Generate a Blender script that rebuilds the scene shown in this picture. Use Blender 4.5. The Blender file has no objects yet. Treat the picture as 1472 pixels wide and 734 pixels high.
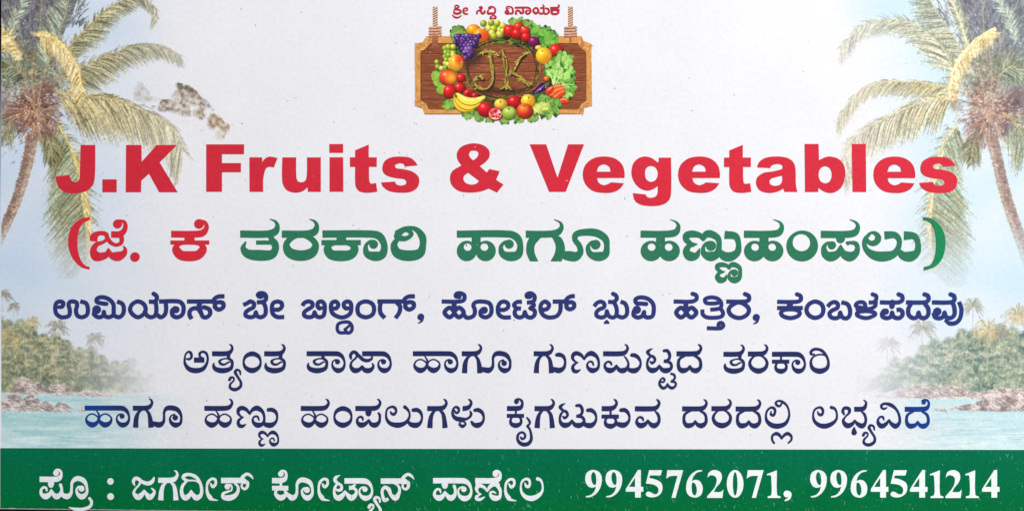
import bpy, math, random
import numpy as np

# ------------------------------------------------------------------ camera, light, exposure
K = 0.09 / 1472.0                      # metres per pixel of the card's printed artwork
W_PX, H_PX = 1472, 734
scene = bpy.context.scene
COL = scene.collection

def X(px): return (px - 736.0) * K
def Y(py): return (367.0 - py) * K

cam_data = bpy.data.cameras.new("camera")
cam = bpy.data.objects.new("camera", cam_data)
COL.objects.link(cam)
cam.location = (0, 0, 0.30)
cam.rotation_euler = (0, 0, 0)
cam_data.sensor_width = 36.0
cam_data.lens = 36.0 * 0.30 / 0.09
cam_data.clip_start = 0.01
cam_data.clip_end = 20.0
scene.camera = cam

world = bpy.data.worlds.new("World")
scene.world = world
world.use_nodes = True
bgn = world.node_tree.nodes["Background"]
bgn.inputs[0].default_value = (0.90, 0.95, 1.0, 1)
bgn.inputs[1].default_value = 0.12

ld = bpy.data.lights.new("window_light", 'AREA')
ld.shape = 'RECTANGLE'
ld.size, ld.size_y = 0.22, 0.16
ld.energy = 2.18
ld.color = (1.0, 0.997, 0.985)
lo = bpy.data.objects.new("window_light", ld)
COL.objects.link(lo)
lo.location = (0.20, 0.18, 0.27)
from mathutils import Vector
lo.rotation_euler = (Vector((0.01, 0.0, 0)) - lo.location).to_track_quat('-Z', 'Y').to_euler()

scene.view_settings.view_transform = 'Standard'
scene.view_settings.look = 'None'
scene.view_settings.exposure = 0.0
scene.view_settings.gamma = 1.0

# ------------------------------------------------------------------ small maths
def lin(c):
    c = np.clip(np.asarray(c, dtype=np.float64) / 255.0, 0, 1)
    return np.where(c <= 0.04045, c / 12.92, ((c + 0.055) / 1.055) ** 2.4)

def smooth(a, b, x):
    t = np.clip((x - a) / (b - a), 0, 1)
    return t * t * (3 - 2 * t)

def vnoise(h, w, cell, seed, octaves=3, stretch=(1, 1)):
    rg = np.random.RandomState(seed)
    out = np.zeros((h, w)); amp = 1.0; tot = 0
    for o in range(octaves):
        cy, cx = max(cell * stretch[1] / 2 ** o, 1), max(cell * stretch[0] / 2 ** o, 1)
        gh, gw = int(h / cy) + 3, int(w / cx) + 3
        g = rg.rand(gh, gw)
        yy = np.arange(h) / cy; xx = np.arange(w) / cx
        y0 = yy.astype(int); x0 = xx.astype(int)
        fy = (yy - y0)[:, None]; fx = (xx - x0)[None, :]
        fy = fy * fy * (3 - 2 * fy); fx = fx * fx * (3 - 2 * fx)
        a = g[y0][:, x0]; b = g[y0][:, x0 + 1]; c = g[y0 + 1][:, x0]; d = g[y0 + 1][:, x0 + 1]
        out += amp * ((a * (1 - fx) + b * fx) * (1 - fy) + (c * (1 - fx) + d * fx) * fy)
        tot += amp; amp *= 0.55
    return out / tot

PAPER = np.array([228, 227, 232.5])
def base_rgb(x, y):
    """printed sky tint of the card, sRGB 0-255; x, y arrays of artwork pixels"""
    x = np.asarray(x, float); y = np.asarray(y, float)
    sh = x.shape
    rgb = np.empty(sh + (3,)); rgb[:] = PAPER
    cl = 0.5 + 0.5 * np.sin(x * 0.031 + 1.7 * np.sin(y * 0.023)) * np.sin(y * 0.027 + 1.3 * np.sin(x * 0.017))
    wl = smooth(285, 40, x) * (1 - 0.45 * cl) * smooth(620, 380, y) * 0.95
    wl = np.maximum(wl, 0.75 * smooth(90, 0, np.hypot((x - 150) / 1.25, y - 38)) )
    wl = wl * np.where(x < 600, 1, 0)
    rgb += wl[..., None] * (np.array([192, 210, 230.0]) - rgb)
    wr = smooth(1215, 1400, x) * (1 - 0.55 * cl) * smooth(600, 380, y) * 0.9
    wr = np.maximum(wr, 0.85 * smooth(95, 0, np.hypot((x - 1290) / 1.2, (y - 8) / 0.7)))
    rgb += wr[..., None] * (np.array([190, 217, 230.0]) - rgb)
    return rgb

# ------------------------------------------------------------------ materials
def print_material(name, rough, mottle, bump, spec=0.35, speck=0.0):
    m = bpy.data.materials.new(name); m.use_nodes = True
    nt = m.node_tree; N = nt.nodes; L = nt.links
    b = N["Principled BSDF"]
    at = N.new("ShaderNodeAttribute"); at.attribute_name = "Col"
    tc = N.new("ShaderNodeTexCoord")
    n1 = N.new("ShaderNodeTexNoise"); n1.inputs["Scale"].default_value = 9000; n1.inputs["Detail"].default_value = 2
    n2 = N.new("ShaderNodeTexNoise"); n2.inputs["Scale"].default_value = 2600; n2.inputs["Detail"].default_value = 4
    for n in (n1, n2): L.new(tc.outputs["Object"], n.inputs["Vector"])
    ad = N.new("ShaderNodeMath"); ad.operation = 'ADD'
    L.new(n1.outputs["Fac"], ad.inputs[0]); L.new(n2.outputs["Fac"], ad.inputs[1])
    mr = N.new("ShaderNodeMapRange")
    mr.inputs["From Min"].default_value = 0.6; mr.inputs["From Max"].default_value = 1.4
    mr.inputs["To Min"].default_value = 1 - mottle; mr.inputs["To Max"].default_value = 1 + mottle
    L.new(ad.outputs[0], mr.inputs["Value"])
    vm = N.new("ShaderNodeVectorMath"); vm.operation = 'SCALE'
    L.new(at.outputs["Color"], vm.inputs[0]); L.new(mr.outputs[0], vm.inputs["Scale"])
    n5 = N.new("ShaderNodeTexNoise"); n5.inputs["Scale"].default_value = 170; n5.inputs["Detail"].default_value = 3
    L.new(tc.outputs["Object"], n5.inputs["Vector"])
    r5 = N.new("ShaderNodeMapRange"); r5.inputs["From Min"].default_value = 0.3; r5.inputs["From Max"].default_value = 0.7
    r5.inputs["To Min"].default_value = 1 - mottle * .35; r5.inputs["To Max"].default_value = 1 + mottle * .35
    L.new(n5.outputs["Fac"], r5.inputs["Value"])
    v5 = N.new("ShaderNodeVectorMath"); v5.operation = 'SCALE'
    L.new(vm.outputs[0], v5.inputs[0]); L.new(r5.outputs[0], v5.inputs["Scale"])
    src = v5.outputs[0]
    if speck > 0:
        # tiny pale pits where the ink film has broken
        n3 = N.new("ShaderNodeTexNoise"); n3.inputs["Scale"].default_value = 5200; n3.inputs["Detail"].default_value = 3
        L.new(tc.outputs["Object"], n3.inputs["Vector"])
        r3 = N.new("ShaderNodeMapRange")
        r3.inputs["From Min"].default_value = 0.66; r3.inputs["From Max"].default_value = 0.80
        r3.inputs["To Max"].default_value = speck
        L.new(n3.outputs["Fac"], r3.inputs["Value"])
        mx = N.new("ShaderNodeMix"); mx.data_type = 'RGBA'
        L.new(r3.outputs[0], mx.inputs["Factor"]); L.new(src, mx.inputs["A"])
        mx.inputs["B"].default_value = (0.55, 0.62, 0.58, 1)
        src = mx.outputs["Result"]
    L.new(src, b.inputs["Base Color"])
    b.inputs["Roughness"].default_value = rough
    b.inputs["Specular IOR Level"].default_value = spec
    bp = N.new("ShaderNodeBump"); bp.inputs["Strength"].default_value = bump; bp.inputs["Distance"].default_value = 0.00004
    L.new(n2.outputs["Fac"], bp.inputs["Height"]); L.new(bp.outputs[0], b.inputs["Normal"])
    return m

M_PAPER = print_material("printed_paper", 0.6, 0.055, 0.2, 0.3)
M_INK = print_material("ink", 0.6, 0.12, 0.3, 0.1)
M_BAND = print_material("band_ink", 0.6, 0.17, 0.4, 0.04, speck=0.2)
M_ART = print_material("printed_picture", 0.6, 0.09, 0.4, 0.2)

def simple_material(name, color, rough):
    m = bpy.data.materials.new(name); m.use_nodes = True
    nt = m.node_tree; b = nt.nodes["Principled BSDF"]
    n = nt.nodes.new("ShaderNodeTexNoise"); n.inputs["Scale"].default_value = 400; n.inputs["Detail"].default_value = 5
    r = nt.nodes.new("ShaderNodeValToRGB")
    r.color_ramp.elements[0].color = (*[c * 0.6 for c in color], 1); r.color_ramp.elements[1].color = (*[c * 1.4 for c in color], 1)
    tc = nt.nodes.new("ShaderNodeTexCoord")
    nt.links.new(tc.outputs["Object"], n.inputs["Vector"])
    nt.links.new(n.outputs["Fac"], r.inputs["Fac"]); nt.links.new(r.outputs["Color"], b.inputs["Base Color"])
    b.inputs["Roughness"].default_value = rough
    return m

# ------------------------------------------------------------------ mesh helpers
def make_obj(name, verts, faces, cols, mat, parent=None, label=None):
    """verts Nx3 metres, faces list of index tuples or Mx4 array, cols Nx3 sRGB 0-255"""
    me = bpy.data.meshes.new(name)
    if isinstance(faces, np.ndarray):
        nf, k = faces.shape
        me.vertices.add(len(verts)); me.vertices.foreach_set("co", np.asarray(verts, np.float32).ravel())
        me.loops.add(nf * k); me.loops.foreach_set("vertex_index", faces.astype(np.int32).ravel())
        me.polygons.add(nf); me.polygons.foreach_set("loop_start", np.arange(0, nf * k, k, dtype=np.int32))
        me.update(calc_edges=True)
    else:
        me.from_pydata([tuple(v) for v in verts], [], [tuple(f) for f in faces]); me.update()
    at = me.color_attributes.new("Col", 'FLOAT_COLOR', 'POINT')
    c4 = np.ones((len(verts), 4), np.float32); c4[:, :3] = lin(cols)
    at.data.foreach_set("color", c4.ravel())
    me.materials.append(mat)
    o = bpy.data.objects.new(name, me); COL.objects.link(o)
    if parent is not None: o.parent = parent
    if label: o["label"] = label
    return o

def empty(name, parent=None, label=None):
    o = bpy.data.objects.new(name, None); COL.objects.link(o)
    o.empty_display_size = 0.005
    if parent is not None: o.parent = parent
    if label: o["label"] = label
    return o

# ------------------------------------------------------------------ lettering: pen strokes and outlines
def spline(P, corner, closed, n=7):
    P = np.asarray(P, float); m = len(P)
    if m == 2 and not closed: return P.copy()
    d = [np.linalg.norm(P[(i + 1) % m, :2] - P[i, :2]) + 1e-6 for i in range(m)]
    def tan(i, forward):
        if not closed and (i == 0 or i == m - 1) or corner[i]:
            j = (i + 1) % m if forward else i - 1
            if not closed and not 0 <= j < m: j = i
            s = 1 if forward else -1
            return s * (P[j] - P[i]) / (d[i] if forward else d[i - 1])
        return (P[(i + 1) % m] - P[i - 1]) / (d[i] + d[i - 1])
    out = []
    for i in range(m if closed else m - 1):
        j = (i + 1) % m
        a, b = tan(i, True) * d[i], tan(j, False) * d[i]
        k = 1 if (corner[i] and corner[j]) else n
        for q in range(k):
            t = q / k; t2 = t * t; t3 = t2 * t
            out.append((2 * t3 - 3 * t2 + 1) * P[i] + (t3 - 2 * t2 + t) * a + (-2 * t3 + 3 * t2) * P[j] + (t3 - t2) * b)
    if not closed: out.append(P[-1])
    return np.array(out)

def toks(s):
    pts, cor = [], []
    for t in s.split():
        c = t.endswith('!'); t = t.rstrip('!r')
        pts.append([float(v) for v in t.split(',')]); cor.append(c)
    return pts, cor

from mathutils.geometry import tessellate_polygon
def shapes(spec, w0):
    """glyph text -> list of (verts 2D, faces)"""
    out = []; items = [t.strip() for t in spec.split(';') if t.strip()]
    i = 0
    while i < len(items):
        it = items[i]; k = it.split()[0]
        if k == 'b':                                             # ball
            for t in it.split()[1:]:
                cx, cy, r = [float(v) for v in t.split(',')]
                a = np.linspace(0, 2 * np.pi, 25)[:-1]
                v = np.stack([cx + r * np.cos(a), cy + r * np.sin(a)], 1)
                out.append((v, [tuple(range(24))]))
        elif k in ('p', 'e'):
            if k == 'p':
                P, c = toks(it[1:]); loops = [spline(P, c, True)]
                while i + 1 < len(items) and items[i + 1].split()[0] == 'h':
                    i += 1; P, c = toks(items[i][1:]); loops.append(spline(P, c, True))
            else:
                a = np.linspace(0, 2 * np.pi, 41)[:-1]; loops = []
                for t in it.split()[1:]:
                    cx, cy, rx, ry = [float(v) for v in t.split(',')]
                    loops.append(np.stack([cx + rx * np.cos(a), cy + ry * np.sin(a)], 1))
            allv = np.concatenate(loops)
            tris = tessellate_polygon([[Vector((p[0], p[1], 0)) for p in l] for l in loops])
            out.append((allv, [tuple(t) for t in tris]))
        else:
            closed = k == 'c'
            P, c = toks(it[1:] if closed else it)
            P = [p if len(p) == 3 else [p[0], p[1], w0] for p in P]
            S = spline(P, c, closed)
            xy = S[:, :2]; w = np.maximum(S[:, 2], 2) / 2
            if closed: t = np.roll(xy, -1, 0) - np.roll(xy, 1, 0)
            else: t = np.gradient(xy, axis=0) if len(xy) > 2 else np.array([xy[1] - xy[0]] * 2)
            t /= np.linalg.norm(t, axis=1)[:, None] + 1e-9
            nrm = np.stack([-t[:, 1], t[:, 0]], 1)
            Lp = xy + nrm * w[:, None]; Rp = xy - nrm * w[:, None]; n = len(xy)
            v = np.concatenate([Lp, Rp]); f = []
            for q in range(n if closed else n - 1):
                r = (q + 1) % n
                f.append((q, r, n + r, n + q))
            v = list(v)
            if not closed:
                for end, sgn in ((0, -1), (n - 1, 1)):
                    if c[0 if end == 0 else -1]: continue
                    base = len(v); ang = np.linspace(-np.pi / 2, np.pi / 2, 9)
                    for a in ang:
                        v.append(xy[end] + w[end] * (np.cos(a) * sgn * t[end] + np.sin(a) * nrm[end]))
                    f.append(tuple(range(base, base + 9)))
            out.append((np.array(v), f))
        i += 1
    return out

GL = {}
def glyph(name, spec, s, base=438, w=50):
    sh = shapes(spec, w)
    allv = np.concatenate([v for v, f in sh])
    GL[name] = (sh, s, base, allv[:, 0].min())

def headline(x0, R, y=182, w=66):
    d = y - 182
    return f"{x0},{y},{w}! {R-125},{y},{w} {R-64},{y-12},60 {R-27},{y-52},40 {R-22},{y-82},32 {R-38},{y-112},24 {R-58},{y-122},12;"
def aabar(x0, R, y=182, k=1.0, w=66):
    p = [(-140, 0, w), (-90, 6, w - 2), (-42, 40, 48), (-13, 108, 28), (-17, 163, 36), (-48, 208, 54), (-100, 222, 68), (-150, 196, 46), (-174, 148, 26), (-166, 103, 22), (-130, 80, 22), (-100, 84, 24)]
    return f"{x0},{y},{w}! " + " ".join(f"{R+a*k},{y+b*k},{c}" for a, b, c in p) + f"; b {R-104*k},{y+107*k},{34*k};"
# ------------------------------------------------------------------ glyph shapes
S4 = 160 / 1468; S5 = 180 / 1468; S6 = 160 / 1472; S7 = 170 / 1472
g = lambda n, sp, s=S4, base=438, w=50: glyph(n, sp, s, base, w)
# --- contrast face, regular
g('a', "115,250,24 150,254,34 178,225,34 170,175,38 140,157,32 105,185,26 88,250,26 95,320,40 150,385,62 240,405,70 330,380,58 380,310,36 392,240,30 370,175,36 325,157,32 290,175,36 288,215,30 325,240,20; 210,266,68! 348,266,68!")
TAB = "668,200,50 668,240,40 712,280,36 715,330,40 690,380,56 590,405,70 500,385,60 470,345,40 472,310,20; 668,245,24 600,250,20 548,280,34 570,318,34 620,322,28 665,295,24 690,295,12"
YAS = "825,455,22 815,410,28 775,395,34 755,425,40 790,490,32 830,560,34 820,620,42 750,655,46 690,630,36 690,585,30 735,535,24 735,500,24 700,495,34 680,525,40"
g('ta', headline(450, 738) + TAB)
g('tya', headline(450, 738) + TAB + ";" + YAS)
g('yasub', YAS, base=380)
g('am', "c 980,183,64 1060,215,50 1092,290,27 1065,365,50 980,403,70 895,365,50 867,290,27 900,215,50")
def shift(sp, dx, dy=0, kx=1.0, ky=1.0, kw=1.0):
    out = []
    for part in sp.split(';'):
        r = []
        for t in part.split():
            if ',' not in t: r.append(t); continue
            fl = t[len(t.rstrip('!r')):]; v = [float(q) for q in t.rstrip('!r').split(',')]
            v[0] = v[0] * kx + dx; v[1] = v[1] * ky + dy
            if len(v) == 3: v[2] *= kw
            r.append(",".join("%g" % q for q in v) + fl)
        out.append(" ".join(r))
    return ";".join(out)
g('taa', aabar(100, 612) + shift(TAB, -350))
g('jaa', "690,245,30 685,200,44 720,160,44 765,180,46 760,230,30 700,290,30 688,350,40 735,403,68 800,390,56 835,345,26; 740,160,40 790,205,44 850,260,46 910,272,46 960,250,36 968,215,20; 835,345,26 870,395,60 930,403,68 975,370,44 985,335,28 970,310,16;" + aabar(838, 1225))
RINGH = "c 172,258,20 230,285,20 252,320,24 230,375,50 172,402,72 115,375,54 90,330,28 115,280,22"
HAB = RINGH + ";" + shift(RINGH, 172) + "; 222,210,12 258,265,24 262,335,26"
g('haa', aabar(70, 668) + HAB)
g('guu', headline(716, 990) + "830,205,30 790,240,40 762,310,60 752,438,70!; 890,205,30 925,250,40 945,330,58 955,438,70!; 985,385,60 1070,400,74 1120,360,44 1128,290,30 1130,230,36 1165,185,60 1225,178,66 1300,200,60 1345,260,40 1355,310,32 1340,380,44 1280,405,68 1225,375,46 1205,320,26 1225,280,22 1265,265,22; b 1275,308,36")
LEGS = "175,205,30 135,250,44 112,320,58 102,438,70!; 235,205,30 275,250,44 293,330,56 303,438,68!"
g('gu', headline(68, 338) + LEGS + "; 330,385,60 405,402,74 465,365,48 483,290,32 460,220,46 410,195,56 375,197,50")
g('ga', headline(68, 342) + LEGS)
NAB = "655,300,10 620,290,24 580,245,38 590,195,56 630,176,58 690,200,46 733,255,26; 733,255,20 770,200,50 830,178,68 900,225,44 925,310,32 905,380,46 840,403,70 785,370,44 772,325,28 795,290,26 835,290,28 855,335,20; 650,300,10 600,325,36 580,365,42 600,410,50 640,415,44 680,392,16"
g('na', NAB)
MAB = "178,325,26 165,297,30 130,288,30 95,315,32 95,365,40 150,402,72 210,385,56 240,335,24; 240,335,24 280,393,56 335,403,72 388,365,44 400,310,28 375,250,24 345,215,14"
g('ma', headline(68, 412) + MAB + "; 390,375,40 430,400,60 490,403,70 545,362,44 562,300,28 532,235,44 485,203,54 448,200,48")
TTB = "722,114,8 685,132,32 655,160,44 688,203,34 735,225,38 752,270,34 715,305,38 690,285,20; 700,215,24 665,255,34 650,320,30 668,375,50 715,402,70 775,385,54 808,335,22; 808,335,22 850,393,56 910,403,70 962,375,44 968,325,36 935,290,40 868,278,46!; 900,280,44 940,245,38 945,190,40 915,143,42 872,142,38"
TTS = "830,552,24 868,552,26 878,518,26 850,503,26 816,545,28 815,590,34 860,635,40 900,615,34 915,575,18; 915,575,18 945,620,36 985,632,40 1025,600,30 1020,560,28 960,542,36!; 985,540,34 1015,500,28 1005,460,30 968,445,30"
g('tta', TTB + ";" + TTS)
g('tu', TTB + "; 957,365,40 992,395,60 1062,403,70 1112,362,44 1130,295,28 1107,235,42 1062,203,54 1020,203,48")
DAB = "1150,208,24 1075,250,38 1058,320,40 1075,380,54 1115,403,70 1180,385,50 1208,340,22; 1208,340,22 1240,390,52 1295,403,70 1345,365,48 1352,300,38 1330,245,38 1270,208,24"
g('da', headline(1035, 1378) + DAB)
g('ra', headline(360, 635, 186) + "c 495,208,12 560,225,26 602,270,36 612,320,42 580,380,56 500,410,72 420,380,56 385,320,42 395,270,36 435,225,26", base=446)
KAB = "678,287,52! 905,287,52!; 797,205,26! 797,270,26!; c 797,292,16 850,310,28 868,350,34 850,395,50 797,414,66 742,395,50 726,350,34 745,310,28"
g('kaa', aabar(678, 1122, 190) + KAB, base=446)
g('ri', "1235,190,20 1200,190,34 1190,160,36 1220,130,40 1275,122,36 1340,145,38 1395,210,32 1422,300,34 1400,375,54 1310,412,72 1220,380,54 1190,310,36 1205,245,28 1250,208,24 1310,193,22 1365,200,20 1400,225,10", base=446)
g('ha', headline(72, 460) + HAB)
g('nnu', NAB + "; 922,375,44 945,395,60 1012,402,70 1068,368,44 1094,305,28 1077,232,44 1028,200,54 980,200,50;" + shift(NAB, 443, 368, .72, .72, .72))
PABODY = "880,335,20 872,303,30 840,292,30 808,322,30 810,368,44 855,400,72 915,382,54 955,330,20; 955,330,20 990,388,54 1045,400,70 1092,362,44 1103,310,32 1100,265,34 1085,243,26"
g('pa', headline(780, 1128) + "953,195,60 953,228,84 953,252,70;" + PABODY)
LU1 = "45,222,16 62,250,34 95,258,40 120,222,32 108,178,36 65,160,34 5,190,28 -12,260,26 0,330,36 50,382,52 150,402,70 240,372,50 290,310,34 298,250,24 275,200,34 235,162,46"
g('lu', LU1 + "; 285,365,40 320,393,60 390,402,70 440,368,44 462,305,28 445,238,42 400,203,54 348,203,50")
g('llu', "895,205,18 908,232,28 935,237,34 955,205,30 940,172,36 905,162,30 875,200,28 872,260,36 910,308,54 980,325,60 1050,320,36 1100,290,34 1115,250,34 1100,215,16;" + headline(1003, 1137) + "c 1002,345,24 1043,385,22 1002,415,46 960,385,24; 1120,355,28 1150,392,50 1205,402,70 1260,368,44 1282,305,28 1262,238,42 1212,201,52 1167,203,46")
g('kai', "82,182,66! 200,182,66 260,172,60 285,127,36 275,80,34 230,57,28 195,72,30; b 208,93,32;" + shift(KAB, -597, -8) + "; 345,302,20 372,335,30 385,375,28 352,412,34! 385,460,30 402,530,34 402,590,42 370,640,52 310,657,54 250,632,46 222,580,36 235,520,34 280,495,30 318,520,30 318,565,32 285,582,34 262,560,22")
g('ku', headline(138, 355, 184) + shift(KAB, -542, 2) + "; 320,370,40 360,390,60 430,400,70 485,362,44 504,298,28 480,233,42 440,203,54 393,203,48", base=441)
g('va', headline(580, 920) + "690,335,20 678,305,30 640,292,28 607,325,30 607,368,44 655,403,70 715,382,56 748,332,20; 748,332,20 790,388,54 840,403,70 888,365,46 898,305,36 880,250,34 845,213,16")
g('lli', "1090,225,18 1087,262,32 1120,272,40 1143,230,32 1130,185,38 1090,172,32 1040,212,30 1022,280,28 1035,348,44 1095,402,62 1180,417,68 1270,388,54 1318,318,34 1328,240,26 1300,150,28 1240,97,34 1185,84,28 1152,108,30 1168,143,34 1205,152,32 1228,122,26; 1130,640,26 1105,600,28 1107,545,32 1155,515,46 1200,535,40 1230,582,22; 1230,582,22 1265,535,40 1310,515,46 1356,550,32 1355,600,28 1320,635,26", base=448)
g('la', "125,205,18 140,235,32 170,240,36 188,205,30 175,167,34 142,154,28 90,182,26 72,240,24 85,310,36 140,360,50 215,373,60 295,343,48 345,290,30 348,220,24 325,170,32 285,154,40", S5, 403)
g('bhya', "553,175,58! 620,175,58 665,165,54 690,125,34 690,90,24 665,68,12; 435,235,24 420,200,36 440,162,38 490,170,42 498,210,34 450,265,22 425,312,36 470,367,62 530,348,46 558,302,16; 558,302,16 595,348,46 650,370,60 685,330,36 688,280,32 670,230,32 635,200,14; 555,380,6 551,415,44 553,448,66;" + shift(YAS, 643 - 660 * .89, 350 - 380 * .884, .89, .884, .89), S5, 403)
g('vi', "940,155,16 915,170,26 882,160,28 878,128,32 920,110,32 990,127,44 1055,182,30 1088,260,30 1088,330,38 1045,373,60 995,345,44 965,298,18; 905,297,20 895,267,26 860,267,26 837,300,28 842,340,44 880,373,58 930,348,46 965,298,18", S5, 403)
g('de', "1148,175,58! 1330,175,58 1400,165,54 1430,120,30 1418,77,26 1385,64,24 1355,75,26; b 1370,95,26;" + shift(DAB, 1148 - 1035 * .868, 23, .868, .868, .868), S5, 403)
# --- footer extras
g('pro', "100,295,72! 300,295,72 360,280,66 388,230,36 375,185,34 335,168,28 305,185,28; b 318,212,38; 252,320,60 252,355,84 252,372,70; 195,445,22 188,412,32 155,402,32 122,432,34 125,490,46 180,522,76 235,490,56 255,435,22; 255,435,22 290,500,56 330,522,76 385,480,46 392,420,36 378,370,42; 385,470,50 420,510,60 470,520,74 515,480,44 525,400,34 530,340,40 570,295,60 620,285,66 690,320,60 725,400,34 720,480,44 660,525,74 605,490,46 590,430,28 615,395,26 645,395,24; b 655,418,40; 762,548,38 788,590,38 770,650,40 680,690,46 570,690,44 490,665,10", S6, 560)
g('colon', "b 1038,322,43; b 1040,522,45", S6, 566)
g('ja', "125,375,16 108,322,42 140,282,48 200,312,44 190,360,28 130,430,28 115,480,40 170,530,76 225,490,56 250,440,20; 180,295,40 240,335,48 310,350,54 360,320,48 382,272,20; 250,440,20 290,500,56 325,530,76 375,490,46 385,450,34 350,415,20", S6, 572)
g('dii', "830,300,16 800,300,36 767,270,44 785,240,46 850,230,42 930,260,46 985,330,40 1010,420,42 1000,500,50 945,537,74 895,495,54 872,445,22; 790,320,20 870,308,22 940,318,20 985,352,12; 825,312,18 765,370,40 745,440,44 760,510,56 800,537,74 850,500,54 872,445,22", S6, 572)
g('ii', "1130,350,20 1160,390,42 1198,355,34 1192,298,36 1145,288,34 1098,330,36 1082,400,30 1092,480,44 1130,540,60 1150,556,38 1225,572,10", S6, 575)
VIR = "520,310,60 550,255,44 600,225,40 650,250,34 680,290,10; 560,330,50 603,335,44 603,390,40 570,422,34 530,395,30 535,345,24"
g('sh', "255,310,72! 500,310,72 560,315,66;" + VIR + "; b 340,390,38; 345,362,14 385,370,22 400,402,22 390,440,22 340,458,30 283,485,40 290,530,60 365,540,76 440,510,60 480,450,42 478,390,36 440,350,28", S6, 575)
g('koo', "930,312,72! 1030,312,72 1095,295,60 1118,240,36 1105,197,32 1065,182,28 1040,198,28; b 1047,224,38; 930,412,62! 1145,412,62!; 1047,345,34! 1047,390,34!; c 1045,420,22 1100,445,32 1110,495,46 1045,540,76 980,495,46 985,445,32; 1110,470,40 1150,510,56 1200,540,76 1250,500,44 1260,420,34 1262,360,40 1300,310,60 1355,305,66 1430,340,60 1462,420,34 1455,500,44 1400,542,72 1345,510,46 1325,450,28 1350,415,24 1380,412,24; b 1390,436,40", S6, 578)
g('tyaa', "300,240,8 245,272,42 235,310,44 270,345,38 320,380,36 315,430,40 270,440,34 245,420,18; 270,350,26 235,400,34 225,470,36 250,530,60 290,540,76 340,500,56 367,450,20; 367,450,20 410,510,56 455,540,76 510,495,46 515,440,36 475,410,44 420,408,60!; 470,390,40 500,368,24;" + aabar(360, 738, 316, 1.03, 72) + shift(YAS, 5, 137, 1, 1, 1.1), S6, 580)
g('nn', "840,318,72! 1100,318,72 1160,320,66;" + shift(VIR, 600, 4) + "; 925,560,44 890,570,50 865,510,40 860,440,40 895,400,44 945,430,56 975,500,44 1035,540,76 1080,480,44 1088,420,36 1060,370,30 1010,350,14", S6, 580)
g('paa', aabar(65, 552, 295, 1.0, 68) + "212,320,58 212,348,82 212,362,68; 160,440,20 148,407,30 115,402,30 87,432,32 87,480,44 140,510,72 190,480,50 213,430,18; 213,430,18 250,488,54 290,510,72 335,470,46 342,410,34 328,362,38", S7, 548)
g('ne', "590,295,68! 810,295,68 880,275,60 903,225,34 888,187,32 850,174,28 822,190,28; b 842,212,36; 665,462,10 625,442,24 607,392,44 640,355,48 700,378,36 740,425,22; 740,425,22 780,362,46 840,345,42 890,392,44 903,450,34 888,500,48 835,513,68 785,480,44 782,440,26 815,432,24 845,450,16; 612,350,40 640,325,36; 860,320,36 880,350,36; 665,460,10 610,492,38 610,520,44 650,528,38 705,498,14", S7, 548)
# --- footer digits
DG = {
'9': "p 102,503! 108,488! 170,470 215,420 230,368! 190,382 140,370 105,320 97,265 115,200 160,168 205,162 265,185 298,235 303,300 285,380 235,455 165,498; h 197,187 225,215 235,290 228,343 205,348 180,310 170,250 178,208",
'4': "p 602,400! 755,162! 790,162! 790,372! 820,372! 820,432! 790,432! 790,505! 718,505! 718,432! 602,432!; h 718,372! 718,258! 642,372!",
'5': "p 893,165! 1055,165! 1035,230! 905,230! 892,262! 970,280 1040,320 1060,385 1040,450 990,490 930,503 870,490 850,462 875,432 910,438 950,462 990,460 1008,425 1000,380 950,345 852,330!",
'7': "p 1120,165! 1318,165! 1222,508! 1172,508! 1248,235! 1190,235 1150,242 1108,270!",
'2': "p 228,510! 228,490! 320,380 345,310 342,260 315,235 270,228 230,258! 250,195 300,165 355,168 400,200 412,260 390,320 345,375 310,435! 395,435 430,405! 418,510!",
'0': "e 577,335,104,173 577,335,29,146",
'1': "p 978,230! 975,215! 1100,165! 1103,470 1145,492! 1145,510! 985,510! 985,492! 1030,470 1030,260! 1020,228",
',': "p 1182,462 1200,425 1235,420 1275,440 1282,480 1260,528 1200,553! 1195,540! 1225,515 1240,500 1205,500",
}
DG['6'] = shift(DG['9'], 400, 667, -1, -1)
for ch, sp in DG.items(): g('d' + ch, sp, S7, 508)
# --- address line: monoline face
A = 180 / 1472; D = 210 / 1472; F = 200 / 1472
VA = "620,205 650,165 690,145 760,142!; 650,230 650,270 695,298 745,270 745,225 710,210 670,215"
g('Au', "112,270,40 160,264 172,220 130,203 90,225 78,280 90,345 140,385 190,388 240,370 250,310 235,240 250,210 285,203 325,215 335,250 322,310 340,370 395,388 450,360 462,290 440,225 372,202!", A, 413)
g('Ami', "680,232 640,228 568,207 570,170 630,153 710,178 760,235 765,310 760,360 710,388 660,370 650,320!; b 565,300,52; 540,320 535,355 585,388 640,372 650,325; 770,370 830,388 875,350 885,280 865,230 805,202!", A, 413)
g('Ayaa', "c 1050,203 1120,235 1142,295 1120,350 1050,388 985,350 958,295 985,235; 1130,325 1160,370 1210,388 1255,365 1268,300 1260,210; 1180,205! 1240,205 1270,180 1270,140 1235,112; 1270,355 1320,388 1365,360 1382,300 1378,210; 1300,203! 1530,203 1578,240 1588,300 1570,360 1510,388 1460,365 1453,310 1485,280; b 1498,300,42", A, 413)
g('As', "320,203! 640,203; 472,215,60 462,260,56 480,320 505,380 550,388 590,350 585,300 545,278 515,270; 375,408! 350,360 357,310 400,283 450,290 480,330;" + VA, A, 413)
g('Abe', "980,245! 1030,222 1060,203 1105,225 1100,270 1050,298 1010,330 1010,370 1060,388 1110,375 1128,330; 1128,330 1145,375 1190,388 1235,360 1245,300 1230,240 1200,212 1140,215!; 1195,212 1240,190 1248,140 1220,110 1172,107 1152,125 1170,148 1200,145; 1462,385! 1380,385 1330,350 1317,290 1330,225 1380,205 1428,220 1435,262 1400,298 1350,300", A, 413)
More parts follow.
